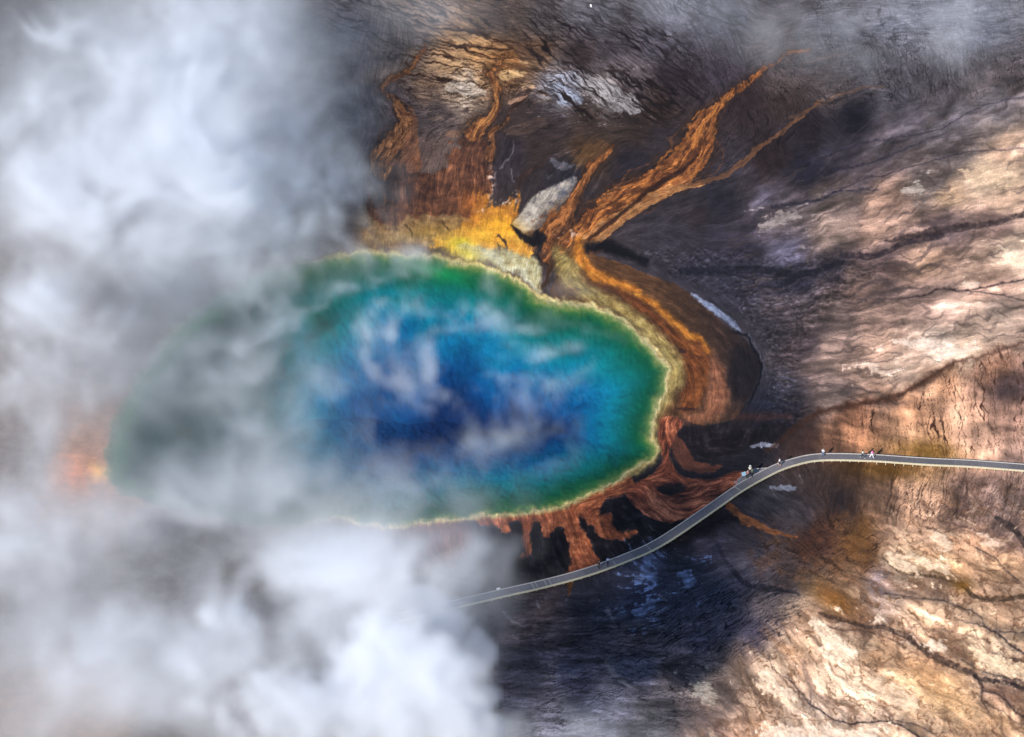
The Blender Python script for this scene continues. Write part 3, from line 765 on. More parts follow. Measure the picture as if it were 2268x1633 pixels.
paint(stroke(c4((1780, 1440, 40), (1900, 1445, 50), (2020, 1440, 40), (2150, 1440, 14)), 12, (0, 6, 3)), (86, 50, 38), .6)
paint(poly(c4((1900, 1000), (1945, 1080), (1940, 1180), (1880, 1290), (1790, 1330), (1740, 1180), (1760, 1040), (1800, 960)), 18, (0, 10, 4)), (34, 28, 32), .8)
# yellow inner bank
yb = textured((172, 146, 78), (130, 100, 50), (200, 178, 106), 1.4 * fbm(U / 24, V / 18, 4, 181, .6))
paint(stroke(c4((610, 330, 60), (660, 440, 130), (700, 540, 130), (800, 610, 110), (900, 660, 90), (1000, 712, 84), (1110, 785, 90), (1220, 890, 96), (1320, 1000, 100), (1390, 1090, 104), (1380, 1200, 96), (1320, 1310, 90), (1268, 1400, 80), (1240, 1480, 70), (1235, 1560, 60), (1260, 1632, 50), (1230, 1720, 44), (1100, 1810, 40), (900, 1920, 24), (700, 2000, 20), (500, 2050, 20), (300, 2080, 16)), 12, (0, 10, 5)), yb, .85)
paint(poly(c4((-60, 300), (60, 300), (180, 330), (300, 330), (430, 380), (480, 420), (500, 560), (470, 640), (430, 560), (330, 480), (230, 470), (150, 400), (0, 400)), 8, (0, 9, 4)), textured((186, 172, 122), (140, 118, 74), (220, 214, 180), 1.4 * mat_n), .9)
paint(stroke(c4((120, 360, 30), (210, 400, 34), (240, 440, 26), (340, 470, 30), (420, 540, 30), (470, 620, 26)), 8, (0, 8, 4)), (214, 208, 178), .7)
paint(poly(c4((660, 590), (720, 570), (745, 600), (700, 640), (650, 650)), 4, (0, 6, 4)), (120, 84, 50), .7)
for P_ in (c2((430, 1500, 10), (460, 1540, 12), (465, 1570, 6)), c2((360, 1400, 10), (350, 1490, 10), (370, 1520, 6)), c2((660, 1470, 8), (720, 1540, 10)), c2((1040, 1570, 8), (1090, 1620, 12)), c4((200, 240, 14), (260, 290, 16), (270, 320, 8)), c4((440, 330, 10), (470, 350, 14)), c4((580, 540, 10), (605, 500, 10))):
    paint(stroke(P_, 2, (0, 6, 5)), (74, 54, 40), .85)

# --- south bank: rust fingers over black wet mats
BLACK = [c6((480, 200), (600, 210), (690, 190), (880, 220), (960, 160), (1040, 230), (1120, 100), (1280, 20), (1330, 90), (1420, 150), (1560, 190), (1640, 200), (1500, 290), (1400, 350), (1250, 430), (1100, 500), (900, 550), (700, 600), (480, 640), (300, 650), (250, 560), (330, 330), (400, 240)),
         c6((1560, 320), (1760, 200), (1900, 120), (2000, 130), (2100, 190), (1990, 220), (1800, 300), (1640, 340)), c5((-80, 1250), (200, 1200), (500, 1190), (700, 1210), (640, 1300), (420, 1340), (340, 1390), (120, 1440), (20, 1330))]
for i_, P_ in enumerate(BLACK):
    paint(poly(P_, 14, (0, 12, 5)), textured((36, 30, 33), (20, 17, 21), (78, 68, 70), 1.2 * fbm(U / 22, V / 16, 4, 191, .6) + .5 * mat_f - .2), .85)
rust = textured((158, 78, 42), (112, 54, 32), (200, 116, 72), 1.4 * mat_n + .5 * mat_f)
FING = c6((260, 160), (420, 172), (560, 150), (640, 120), (800, 120), (1000, 60), (1150, -30), (1260, -120), (1330, -60), (1270, 10), (1160, 40), (1115, 100), (1100, 150), (1165, 145), (1190, 205), (1235, 258), (1350, 250), (1300, 305), (1180, 320), (1100, 285), (1040, 222), (962, 150), (960, 200), (1010, 310), (1060, 390), (1092, 490), (905, 550),
          (920, 440), (890, 310), (852, 228), (800, 260), (742, 305), (730, 245), (690, 198), (662, 222), (640, 330), (642, 405), (570, 452), (602, 400), (588, 300), (600, 240), (545, 192), (490, 200), (502, 250), (462, 275), (430, 225), (330, 225))
mat(poly(FING, 5, (0, 8, 5)), rust, .92, (150, 92, 68))
mat(poly([(1385, 1080), (1405, 1119), (1427, 1139), (1460, 1152), (1510, 1152), (1560, 1134), (1600, 1110), (1650, 1062), (1640, 1044), (1590, 1060), (1540, 1064), (1512, 1054), (1492, 1035), (1482, 1010), (1486, 985), (1500, 960), (1512, 935), (1490, 920), (1460, 935), (1462, 985), (1468, 1020), (1448, 1050), (1415, 1068)], 4, (0, 7, 3)), textured((142, 68, 42), (92, 46, 32), (186, 104, 68), .8 * mat_n + 1.4 * mat_f), .95, (150, 92, 70))
mat(poly([(1490, 960), (1512, 975), (1530, 1005), (1545, 1025), (1600, 1030), (1580, 1045), (1530, 1046), (1505, 1030), (1490, 1000)], 5, (0, 6, 3)), (128, 66, 42), .7)
paint(poly([(1455, 1078), (1490, 1070), (1520, 1076), (1505, 1092), (1470, 1094)], 5, (0, 6, 3)), (30, 24, 28), .85)
mat(stroke(c7((280, 70, 30), (330, 120, 54), (420, 190, 54), (520, 235, 40), (640, 275, 26), (760, 300, 14)), 5, (0, 7, 3)), textured((138, 78, 40), (96, 54, 34), (170, 104, 58), mat_n), .85)
mat(stroke(c6((905, 575, 40), (905, 620, 34), (898, 690, 14)), 4, (0, 5, 3)), (116, 66, 32), .8)
# blue-white crust patches
for P_ in (c6((1390, 425), (1470, 415), (1450, 480), (1455, 550), (1500, 590), (1450, 605), (1400, 560), (1375, 500)), c6((1610, 545), (1700, 545), (1740, 600), (1720, 650), (1670, 640), (1640, 590)), c6((1320, 780), (1400, 730), (1480, 730), (1430, 800), (1350, 840)), c6((1340, 560), (1390, 560), (1380, 610), (1340, 600))):
    win, m = torn(poly(P_, 10, (0, 12, 6)), 1.3)
    paint((win, m * (0.55 + 0.45 * sstep(-.3, .3, W3y[win]))), (124, 138, 170), .75)
for P_ in (c5((430, 1335), (520, 1312), (600, 1318), (560, 1338), (470, 1345)), c5((560, 1316), (640, 1316), (610, 1345), (570, 1336)), c5((580, 1600), (680, 1590), (760, 1600), (720, 1630), (620, 1625))):
    paint(torn(poly(P_, 5, (0, 6, 3)), .7), (132, 132, 142), .85)
for P_ in (c6((460, 790, 16), (500, 840, 20), (560, 880, 20), (600, 890, 8)), c6((1150, 1130, 24), (1200, 1200, 40), (1270, 1270, 40), (1330, 1300, 14)), c6((690, 730, 14), (715, 770, 10)), c6((1150, 790, 30), (1200, 850, 20)), c6((1500, 690, 14), (1550, 720, 10)), c6((760, 1150, 14), (830, 1165, 10)), c6((740, 1230, 12), (960, 1220, 10))):
    paint(stroke(P_, 3, (0, 7, 4)), (120, 114, 116), .65)
# white strip and dark lip at the outer edge of the ring
paint(stroke(c5((60, 320, 8), (110, 360, 24), (200, 415, 40), (300, 490, 38), (370, 550, 20), (390, 570, 6)), 2.5, (0, 4, 3)), textured((128, 134, 156), (84, 90, 112), (176, 180, 196), mat_n), .9)
paint(stroke(c5((330, 570, 8), (430, 600, 12), (470, 690, 14), (520, 790, 14), (515, 880, 12), (480, 960, 10), (440, 1050, 12)), 2.5, (0, 5, 3)), (12, 14, 22), .8)
paint(stroke(c5((440, 590, 6), (490, 680, 8), (540, 790, 8), (530, 860, 6)), 2, (0, 5, 4)), (120, 124, 140), .6)
# dark boundary and brown slope above the walk
paint(stroke(c5((560, 1370, 30), (660, 1290, 34), (780, 1190, 34), (940, 1095, 36), (1200, 1050, 40), (1420, 1000, 40), (1600, 905, 40), (1780, 795, 24), (2000, 735, 14), (2268, 640, 10)), 7, (0, 8, 4)), (66, 42, 32), .8)
paint(stroke(c4((815, 320, 60), (900, 300, 70), (980, 320, 70), (1080, 360, 60), (1200, 420, 40)), 8, (0, 8, 4)), (20, 18, 24), .9)

# --- the spring itself: pale rim, green shelf, blue shaft
POOL = [(1196, 662), (1240, 671), (1290, 676), (1340, 690), (1385, 714), (1420, 745), (1455, 780), (1478, 816), (1476, 850), (1460, 890), (1447, 930), (1442, 965), (1454, 988), (1446, 1010), (1410, 1036), (1370, 1062), (1320, 1088), (1270, 1110), (1210, 1128), (1150, 1136), (1080, 1140), (1000, 1150), (930, 1160), (860, 1165), (800, 1158), (750, 1142), (690, 1158), (600, 1165), (500, 1150), (400, 1130), (320, 1105), (262, 1082), (240, 1050), (244, 1000), (262, 930), (292, 860), (340, 790), (400, 720), (480, 660), (560, 612), (640, 588), (720, 572), (800, 562), (870, 560), (940, 566), (1000, 578), (1050, 586), (1105, 602), (1150, 622), (1180, 648)]
POOLS = smooth(POOL, True, 5)
win = window(150, 1580, 480, 1260)
d = poly_dist(POOLS, win, (4, 11, 5))
dw = d + (6 * W2x[win] + 14 * W1x[win]) * sstep(0, 40, d)
qd = np.sqrt(((U[win] + 22 * W1x[win] - 1095) / 470) ** 2 + ((V[win] + 18 * W1y[win] - 880) / 270) ** 2)
dw = np.minimum(dw, 62 + 215 * np.clip(1.12 - qd, 0, 1)) + sstep(50, 130, dw) * (20 * W2x[win] + 34 * W1y[win])
stops = [(-24, (150, 122, 66)), (-9, (170, 146, 86)), (-3, (180, 158, 102)), (0, (188, 170, 116)), (3, (160, 152, 92)), (8, (118, 134, 70)), (16, (62, 112, 58)), (30, (6, 98, 62)), (48, (0, 106, 88)), (70, (0, 118, 118)), (104, (0, 126, 148)), (150, (0, 108, 152)), (190, (0, 78, 136)), (232, (0, 44, 98)), (700, (0, 36, 84))]
xs = [s[0] for s in stops]
pc = np.stack([np.interp(dw, xs, [s[1][k] / 255 for s in stops]) for k in range(3)], -1).astype(np.float32)
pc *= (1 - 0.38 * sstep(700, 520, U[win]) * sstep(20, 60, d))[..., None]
wob = 1 + 0.10 * fbm(U[win] / 40, V[win] / 26, 3, 201)[..., None] * sstep(20, 60, d)[..., None]
m = sstep(-12, -1, d + 5 * W2y[win])[..., None]
west = (sstep(820, 640, U[win]) * sstep(30, 2, d))[..., None]
pc = pc * (1 - west) + (rgb((96, 104, 78)) * (1 - sstep(0, 12, d)[..., None]) + rgb((40, 96, 66)) * sstep(0, 12, d)[..., None]) * west
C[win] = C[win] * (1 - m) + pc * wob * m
HT[win] = HT[win] * (1 - m[..., 0]) - 0.02
HT[win] -= np.interp(d, [-30, 0, 6, 40, 120, 300], [0, 0.02, 0.12, 0.7, 2.5, 7.0]).astype(np.float32)
HT[win] += 0.05 * np.exp(-((d + 5) / 4) ** 2)
paint(blob(975, 600, 60, 14, .25), (24, 158, 84), .8)  # brighter green painted in for the sunlit shelf at the far rim
paint(blob(1030, 560, 50, 14, .3), (226, 200, 72), .7)
# far western bank glimpsed through the steam
paint(blob(215, 1045, 26, 18, .4), (236, 176, 84), .9)
paint(blob(165, 1050, 40, 40, .2), (196, 112, 62), .85)

hair = np.clip(n_up * .7 + n_dark + n_low + ne + ne_top * .7 + s_mid + s_low + slope * .35 + below * .5 + rusty, 0, 1)
calm = region(c2((100, 1360), (880, 1330), (1200, 1300), (1300, 1700), (100, 1720)), 20)
hm = (hair * sstep(0.9, 2.0, T2) * 0.42)
C -= hm[..., None] * 0.75 * C
# --- fine grit everywhere on land, then to linear reflectance
land = np.ones(U.shape, np.float32)
land[win] = 1 - sstep(-2, 12, d)
C *= np.exp(land * (0.10 * fbm(U / 6, V / 4.4, 2, 211) + 0.18 * fbm(U / 26, V / 17, 3, 215) + (1 - .6 * se - .55 * east * (1 - se)) * (1 - .55 * np.maximum(slope, calm)) * (0.075 * np.clip(T1, -2.5, 2.5) + 0.055 * np.clip(T2, -2.5, 2.5))))[..., None]
HT += land * (1 - .6 * np.maximum(np.maximum(slope, calm), east)) * 0.006 * (np.clip(T2, -2.5, 2.5) + .7 * np.clip(T1, -2.5, 2.5))
HT += land * (0.05 * fbm(U / 60, V / 40, 4, 221, .6) + 0.02 * fbm(U / 8, V / 6, 2, 225))
warm = np.clip(east + se + slope + below, 0, 1)[..., None]  # warmth put into the pale ground's colour in place of a warmer sun
C *= 1 + warm * np.array([0.05, 0.0, -0.035], np.float32)
gy_m = C.mean(2, keepdims=True)
C += (gy_m - C) * (0.12 * WET[..., None])
C = np.clip(C, 0.012, 0.97)
C = C * (0.76 + 0.24 * sstep(0.05, 0.60, C.mean(2)))[..., None]
LIN = np.where(C <= 0.04045, C / 12.92, ((C + 0.055) / 1.055) ** 2.4).astype(np.float32)


def ground_z(u, v):
    i = min(np.searchsorted(ua, u), NU - 1)
    j = min(np.searchsorted(va, v), NV - 1)
    return float(HT[j, i])


# ------------------------------------------------------------------ material helpers
def new_mat(name):
    m = bpy.data.materials.new(name)
    m.use_nodes = True
    return m, m.node_tree.nodes, m.node_tree.links


def simple_mat(name, col, rough=0.7, var=0.25, scale=6.0):
    m, n, l = new_mat(name)
    b = n['Principled BSDF']
    tc = n.new('ShaderNodeTexCoord')
    nz = n.new('ShaderNodeTexNoise')
    nz.inputs['Scale'].default_value = scale
    nz.inputs['Detail'].default_value = 5
    l.new(tc.outputs['Object'], nz.inputs['Vector'])
    cr = n.new('ShaderNodeValToRGB')
    c = np.array(col)
    cr.color_ramp.elements[0].position = 0.3
    cr.color_ramp.elements[1].position = 0.7
    cr.color_ramp.elements[0].color = (*(c * (1 - var)), 1)
    cr.color_ramp.elements[1].color = (*np.minimum(c * (1 + var), 1), 1)
    l.new(nz.outputs['Fac'], cr.inputs[0])
    l.new(cr.outputs[0], b.inputs['Base Color'])
    b.inputs['Roughness'].default_value = rough
    return m


def tag(o, label=None, cat=None, group=None, kind=None):
    if label: o['label'] = label
    if cat: o['category'] = cat
    if group: o['group'] = group
    if kind: o['kind'] = kind
    return o


def link(name, mesh, parent=None, mats=()):
    o = bpy.data.objects.new(name, mesh)
    COL.objects.link(o)
    for m in mats:
        mesh.materials.append(m)
    if parent:
        o.parent = parent
    return o


def quads_mesh(name, co, quads):
    me = bpy.data.meshes.new(name)
    nq = len(quads)
    me.vertices.add(len(co))
    me.vertices.foreach_set('co', np.ascontiguousarray(co, np.float32).ravel())
    me.loops.add(nq * 4)
    me.loops.foreach_set('vertex_index', np.ascontiguousarray(quads, np.int32).ravel())
    me.polygons.add(nq)
    me.polygons.foreach_set('loop_start', np.arange(nq, dtype=np.int32) * 4)
    me.polygons.foreach_set('use_smooth', np.ones(nq, bool))
    me.update(calc_edges=True)
    return me


# ------------------------------------------------------------------ the ground
gx, gy = unproject(U.astype(np.float64), V.astype(np.float64), 0.0)
co = np.stack([gx, gy, HT], -1).reshape(-1, 3)
idx = np.arange(NV * NU, dtype=np.int32).reshape(NV, NU)
q = np.stack([idx[1:, :-1], idx[1:, 1:], idx[:-1, 1:], idx[:-1, :-1]], -1).reshape(-1, 4)
# a coarse apron carries the sheet on to the horizon
border = np.concatenate([idx[-1, :-1], idx[::-1, -1][:-1], idx[0, ::-1][:-1], idx[:, 0][:-1]])
ring0 = border
cols = LIN.reshape(-1, 3)
nb = len(border)
for kf in (2.2, 12.0):
    far = co[border].copy() * [kf, kf, 0] + [0, 120 * (kf - 1), -0.02]
    base = len(co)
    co = np.concatenate([co, far])
    cols = np.concatenate([cols, np.tile([[0.26, 0.20, 0.16]], (nb, 1)).astype(np.float32)])
    ring1 = np.arange(base, base + nb, dtype=np.int32)
    q = np.concatenate([q, np.stack([ring0, ring1, np.roll(ring1, -1), np.roll(ring0, -1)], -1)])
    ring0 = ring1
me = quads_mesh('ground', co, q)
at = me.attributes.new('deposit', 'FLOAT_COLOR', 'POINT')
at.data.foreach_set('color', np.concatenate([cols, np.ones((len(cols), 1), np.float32)], 1).astype(np.float32).ravel())
aw = me.attributes.new('wetness', 'FLOAT', 'POINT')
aw.data.foreach_set('value', np.concatenate([WET.ravel(), np.zeros(2 * nb, np.float32)]).astype(np.float32))
m, n, l = new_mat('silica_crust')
b = n['Principled BSDF']
ac = n.new('ShaderNodeAttribute'); ac.attribute_name = 'deposit'
awn = n.new('ShaderNodeAttribute'); awn.attribute_name = 'wetness'
tc = n.new('ShaderNodeTexCoord')
nz = n.new('ShaderNodeTexNoise'); nz.inputs['Scale'].default_value = 5.0; nz.inputs['Detail'].default_value = 6; nz.inputs['Roughness'].default_value = .65
l.new(tc.outputs['Object'], nz.inputs['Vector'])
mr = n.new('ShaderNodeMapRange'); mr.inputs['From Min'].default_value = .25; mr.inputs['From Max'].default_value = .75; mr.inputs['To Min'].default_value = .72; mr.inputs['To Max'].default_value = 1.28
l.new(nz.outputs['Fac'], mr.inputs['Value'])
mx = n.new('ShaderNodeMix'); mx.data_type = 'RGBA'; mx.blend_type = 'MULTIPLY'; mx.inputs['Factor'].default_value = 1.0
l.new(ac.outputs['Color'], mx.inputs['A']); l.new(mr.outputs['Result'], mx.inputs['B'])
l.new(mx.outputs['Result'], b.inputs['Base Color'])
mr2 = n.new('ShaderNodeMapRange'); mr2.inputs['To Min'].default_value = .9; mr2.inputs['To Max'].default_value = .5
l.new(awn.outputs['Fac'], mr2.inputs['Value']); l.new(mr2.outputs['Result'], b.inputs['Roughness'])
b.inputs['Specular IOR Level'].default_value = .12
bp = n.new('ShaderNodeBump'); bp.inputs['Strength'].default_value = .5; bp.inputs['Distance'].default_value = .05
l.new(nz.outputs['Fac'], bp.inputs['Height']); l.new(bp.outputs['Normal'], b.inputs['Normal'])
ground = link('ground', me, None, [m])
tag(ground, 'pale and dark mineral crust streaked with orange run-off around the hot spring', 'ground', kind='structure')

# ------------------------------------------------------------------ spring water
sh = POOLS[::2]
wx, wy = unproject(sh[:, 0], sh[:, 1], -0.03)
bm = bmesh.new()
vsb = [bm.verts.new((x, y, -0.03)) for x, y in zip(wx, wy)]
f = bm.faces.new(vsb)
if f.normal.z < 0 or True:
    bm.normal_update()
    if f.normal.z < 0:
        f.normal_flip()
me = bpy.data.meshes.new('spring_water')
bm.to_mesh(me)
m, n, l = new_mat('clear_hot_water')
for x in list(n):
    if x.type == 'BSDF_PRINCIPLED':
        n.remove(x)
out = [x for x in n if x.type == 'OUTPUT_MATERIAL'][0]
tr = n.new('ShaderNodeBsdfTransparent'); tr.inputs[0].default_value = (.96, .99, 1, 1)
gl = n.new('ShaderNodeBsdfGlossy'); gl.inputs['Roughness'].default_value = .12
lw = n.new('ShaderNodeLayerWeight'); lw.inputs['Blend'].default_value = .5
pw = n.new('ShaderNodeMath'); pw.operation = 'POWER'; pw.inputs[1].default_value = 5.0
l.new(lw.outputs['Facing'], pw.inputs[0])
fr = n.new('ShaderNodeMath'); fr.operation = 'MULTIPLY_ADD'; fr.inputs[1].default_value = .98; fr.inputs[2].default_value = .02
l.new(pw.outputs[0], fr.inputs[0])
ms = n.new('ShaderNodeMixShader')
nz = n.new('ShaderNodeTexNoise'); nz.inputs['Scale'].default_value = 1.5; nz.inputs['Detail'].default_value = 4
bp = n.new('ShaderNodeBump'); bp.inputs['Strength'].default_value = .25; bp.inputs['Distance'].default_value = .05
tc = n.new('ShaderNodeTexCoord'); l.new(tc.outputs['Object'], nz.inputs['Vector'])
l.new(nz.outputs['Fac'], bp.inputs['Height']); l.new(bp.outputs['Normal'], gl.inputs['Normal'])
l.new(fr.outputs[0], ms.inputs[0]); l.new(tr.outputs[0], ms.inputs[1]); l.new(gl.outputs[0], ms.inputs[2]); l.new(ms.outputs[0], out.inputs['Surface'])
water = link('spring_water', me, None, [m])
tag(water, 'still deep blue water of the steaming hot spring with green shallows', 'water', kind='structure')

# ------------------------------------------------------------------ the boardwalk
DECK_Z = 0.62
SF = 2268.0 / 3072.0          # photograph pixels -> F


def S(x, y, z=DECK_Z):
    a, b_ = unproject(x * SF, y * SF, z)
    return np.array([a, b_])


FAR = [(1180, 1844), (1451, 1782.5), (1531, 1764), (1593, 1751), (1700, 1723), (1789, 1695), (1878, 1661.7), (1938, 1638), (2000, 1602), (2078, 1546.7), (2148, 1497), (2205, 1460.7), (2255, 1428), (2302, 1405.5), (2329, 1394), (2366, 1380.5), (2420, 1366.5), (2464, 1361.8), (2519, 1361), (2580, 1362.8), (2642, 1365.3), (2700, 1369.6), (2792, 1376), (2915, 1382), (3072, 1394), (3300, 1412), (3700, 1450)]
NEAR = [(1190, 1866), (1463, 1799.7), (1543, 1781), (1605, 1767), (1712, 1741), (1800, 1715), (1893, 1679), (1955, 1650.6), (2020, 1614), (2105, 1559), (2175, 1511), (2224, 1474), (2268, 1451), (2313, 1425), (2340, 1411), (2370, 1400), (2422, 1386.5), (2463, 1381.4), (2519, 1380.7), (2580, 1382), (2642, 1385), (2700, 1388.8), (2792, 1394.7), (2915, 1400.2), (3072, 1412), (3300, 1431), (3700, 1470)]
fw = np.array([S(*p) for p in FAR])
nw = np.array([S(*p) for p in NEAR])
mid = smooth((fw + nw) / 2, False, 8)
seg = np.hypot(*np.diff(mid, axis=0).T)
arc = np.concatenate([[0], np.cumsum(seg)])
WALK_W = 1.62


def walk(s):
    p = np.array([np.interp(s, arc, mid[:, 0]), np.interp(s, arc, mid[:, 1])])
    q0 = np.array([np.interp(s - .6, arc, mid[:, 0]), np.interp(s - .6, arc, mid[:, 1])])
    q1 = np.array([np.interp(s + .6, arc, mid[:, 0]), np.interp(s + .6, arc, mid[:, 1])])
    t = (q1 - q0) / np.linalg.norm(q1 - q0)
    return p, t, np.array([-t[1], t[0]])       # n points to the far side


def add_box(bm, c, ax, ay, az, hx, hy, hz):
    """box with half sizes along three axes"""
    vs_ = []
    for sx_ in (-1, 1):
        for sy_ in (-1, 1):
            for sz_ in (-1, 1):
                vs_.append(bm.verts.new(Vector(c) + Vector(ax) * hx * sx_ + Vector(ay) * hy * sy_ + Vector(az) * hz * sz_))
    for f_ in ((0, 1, 3, 2), (4, 6, 7, 5), (0, 4, 5, 1), (2, 3, 7, 6), (0, 2, 6, 4), (1, 5, 7, 3)):
        bm.faces.new([vs_[i] for i in f_])


def finish(bm, name, parent, mat_, smooth_=False):
    bmesh.ops.recalc_face_normals(bm, faces=bm.faces)
    me_ = bpy.data.meshes.new(name)
    bm.to_mesh(me_)
    bm.free()
    if smooth_:
        me_.polygons.foreach_set('use_smooth', np.ones(len(me_.polygons), bool))
    return link(name, me_, parent, [mat_])


def empty(name, loc, rz=0.0):
    o = bpy.data.objects.new(name, None)
    o.empty_display_size = 0.3
    o.location = loc
    o.rotation_euler = (0, 0, rz)
    COL.objects.link(o)
    return o


deck_m = simple_mat('weathered_deck_boards', (0.150, 0.135, 0.140), .85, .18, 3.0)
n_, l_ = deck_m.node_tree.nodes, deck_m.node_tree.links
oi = n_.new('ShaderNodeObjectInfo')
mr_ = n_.new('ShaderNodeMapRange'); mr_.inputs['To Min'].default_value = .78; mr_.inputs['To Max'].default_value = 1.2
l_.new(oi.outputs['Random'], mr_.inputs['Value'])
mxd = n_.new('ShaderNodeMix'); mxd.data_type = 'RGBA'; mxd.blend_type = 'MULTIPLY'; mxd.inputs['Factor'].default_value = 1.0
src_ = n_['Principled BSDF'].inputs['Base Color'].links[0].from_socket
l_.new(src_, mxd.inputs['A']); l_.new(mr_.outputs['Result'], mxd.inputs['B']); l_.new(mxd.outputs['Result'], n_['Principled BSDF'].inputs['Base Color'])
lumber_m = simple_mat('pale_lumber', (0.52, 0.45, 0.31), .7, .12, 3.0)
curb_m = simple_mat('bleached_curb', (0.46, 0.41, 0.37), .8, .15, 3.0)
post_m = simple_mat('post_timber', (0.42, 0.35, 0.24), .8, .2, 3.0)
Z3 = np.array([0, 0, 1.0])
bw = empty('boardwalk', (float(mid[len(mid) // 2][0]), float(mid[len(mid) // 2][1]), 0.0))
tag(bw, 'long curving plank boardwalk with pale edge boards crossing the mats beside the spring', 'boardwalk')
bpy.context.view_layer.update()
binv = bw.matrix_world.inverted()
SEC = 4.2
nsec = int(arc[-1] / SEC)
rnd = random.Random(5)


def P3(p, z): return (float(p[0] - bw.location.x), float(p[1] - bw.location.y), z)
def D3(d_): return (float(d_[0]), float(d_[1]), 0.0)


for k_ in range(nsec):
    s0 = k_ * SEC
    bm = bmesh.new()
    nb_ = 28
    wdt = SEC / nb_
    for j in range(nb_):
        s = s0 + (j + .5) * wdt
        p, t, nn = walk(s)
        add_box(bm, P3(p, DECK_Z - .02 + rnd.uniform(-.003, .003)), D3(t), D3(nn), Z3, wdt / 2 - .008, WALK_W / 2, .02)
    finish(bm, 'deck_section', bw, deck_m)
    for side, nm, mt_, hz, hw, zc in ((1, 'curb_board', curb_m, .05, .055, DECK_Z + .052), (-1, 'curb_board', lumber_m, .05, .055, DECK_Z + .052), (-1, 'fascia_board', lumber_m, .10, .025, DECK_Z - .06), (1, 'fascia_board', lumber_m, .10, .025, DECK_Z - .06)):
        bm = bmesh.new()
        off = WALK_W / 2 - .056 if nm == 'curb_board' else WALK_W / 2 + .028
        prev = None
        for j in range(5):
            p, t, nn = walk(s0 + .012 + (SEC - .024) * j / 4)
            c = p + nn * off * side
            rg = [bm.verts.new(P3(c + nn * a_ * hw, zc + b_ * hz)) for a_, b_ in ((-1, -1), (1, -1), (1, 1), (-1, 1))]
            if prev:
                for i_ in range(4):
                    bm.faces.new((prev[i_], prev[(i_ + 1) % 4], rg[(i_ + 1) % 4], rg[i_]))
            else:
                bm.faces.new(rg)
            prev = rg
        bm.faces.new(prev[::-1])
        finish(bm, nm, bw, mt_)
    for j in range(3):
        p, t, nn = walk(s0 + (j + .5) * SEC / 3)
        for side in (-1, 1):
            c = p + nn * side * (WALK_W / 2 - (.06 if p[0] > 56 else .30))
            bm = bmesh.new()
            add_box(bm, P3(c, .12), D3(t), D3(nn), Z3, .06, .045, .30)
            finish(bm, 'post', bw, post_m)
        bm = bmesh.new()
        add_box(bm, P3(p, DECK_Z - .13), D3(t), D3(nn), Z3, .05, WALK_W / 2, .07)
        finish(bm, 'cross_beam', bw, post_m)
# pale metal seam strips across the deck
for sx_, sy_ in ((1602, 1762), (1611, 1760), (1640, 1754), (1660, 1748), (1838, 1688), (1947, 1642), (2210, 1466)):
    w_ = S(sx_, sy_)
    s = arc[np.argmin(np.hypot(mid[:, 0] - w_[0], mid[:, 1] - w_[1]))]
    p, t, nn = walk(s)
    bm = bmesh.new()
    add_box(bm, P3(p, DECK_Z + .008), D3(t), D3(nn), Z3, .035, WALK_W / 2 - .12, .005)
    finish(bm, 'seam_strip', bw, curb_m)
# lookout bulge on the spring side
bul = [S(*p) for p in ((2208, 1459), (2213, 1439), (2224, 1431), (2237, 1417.5), (2251, 1410), (2264, 1407), (2300, 1404), (2312, 1412), (2262, 1444))]
bm = bmesh.new()
top = [bm.verts.new(P3(p, DECK_Z - .006)) for p in bul]
bot = [bm.verts.new(P3(p, DECK_Z - .05)) for p in bul]
bm.faces.new(top)
bm.faces.new(bot[::-1])
for i_ in range(len(bul)):
    j = (i_ + 1) % len(bul)
    bm.faces.new((top[i_], bot[i_], bot[j], top[j]))
finish(bm, 'lookout_deck', bw, deck_m)
for i_ in range(6):
    a, b_ = bul[i_], bul[i_ + 1]
    t = (b_ - a) / np.linalg.norm(b_ - a)
    bm = bmesh.new()
    add_box(bm, P3((a + b_) / 2, DECK_Z - .06), D3(t), D3((-t[1], t[0])), Z3, np.linalg.norm(b_ - a) / 2 - .01, .03, .11)
    finish(bm, 'lookout_edge', bw, curb_m)
    bm = bmesh.new()
    add_box(bm, P3(a + .05 * t, .2), D3(t), D3((-t[1], t[0])), Z3, .06, .05, .30)
    finish(bm, 'post', bw, post_m)


# ------------------------------------------------------------------ signs and the lone white stone
metal_m = simple_mat('dark_post', (.10, .09, .08), .6, .2, 8)
panel_m = simple_mat('pale_blue_panel', (.34, .50, .60), .35, .35, 5)
white_m = simple_mat('white_enamel', (.78, .78, .80), .4, .06, 6)


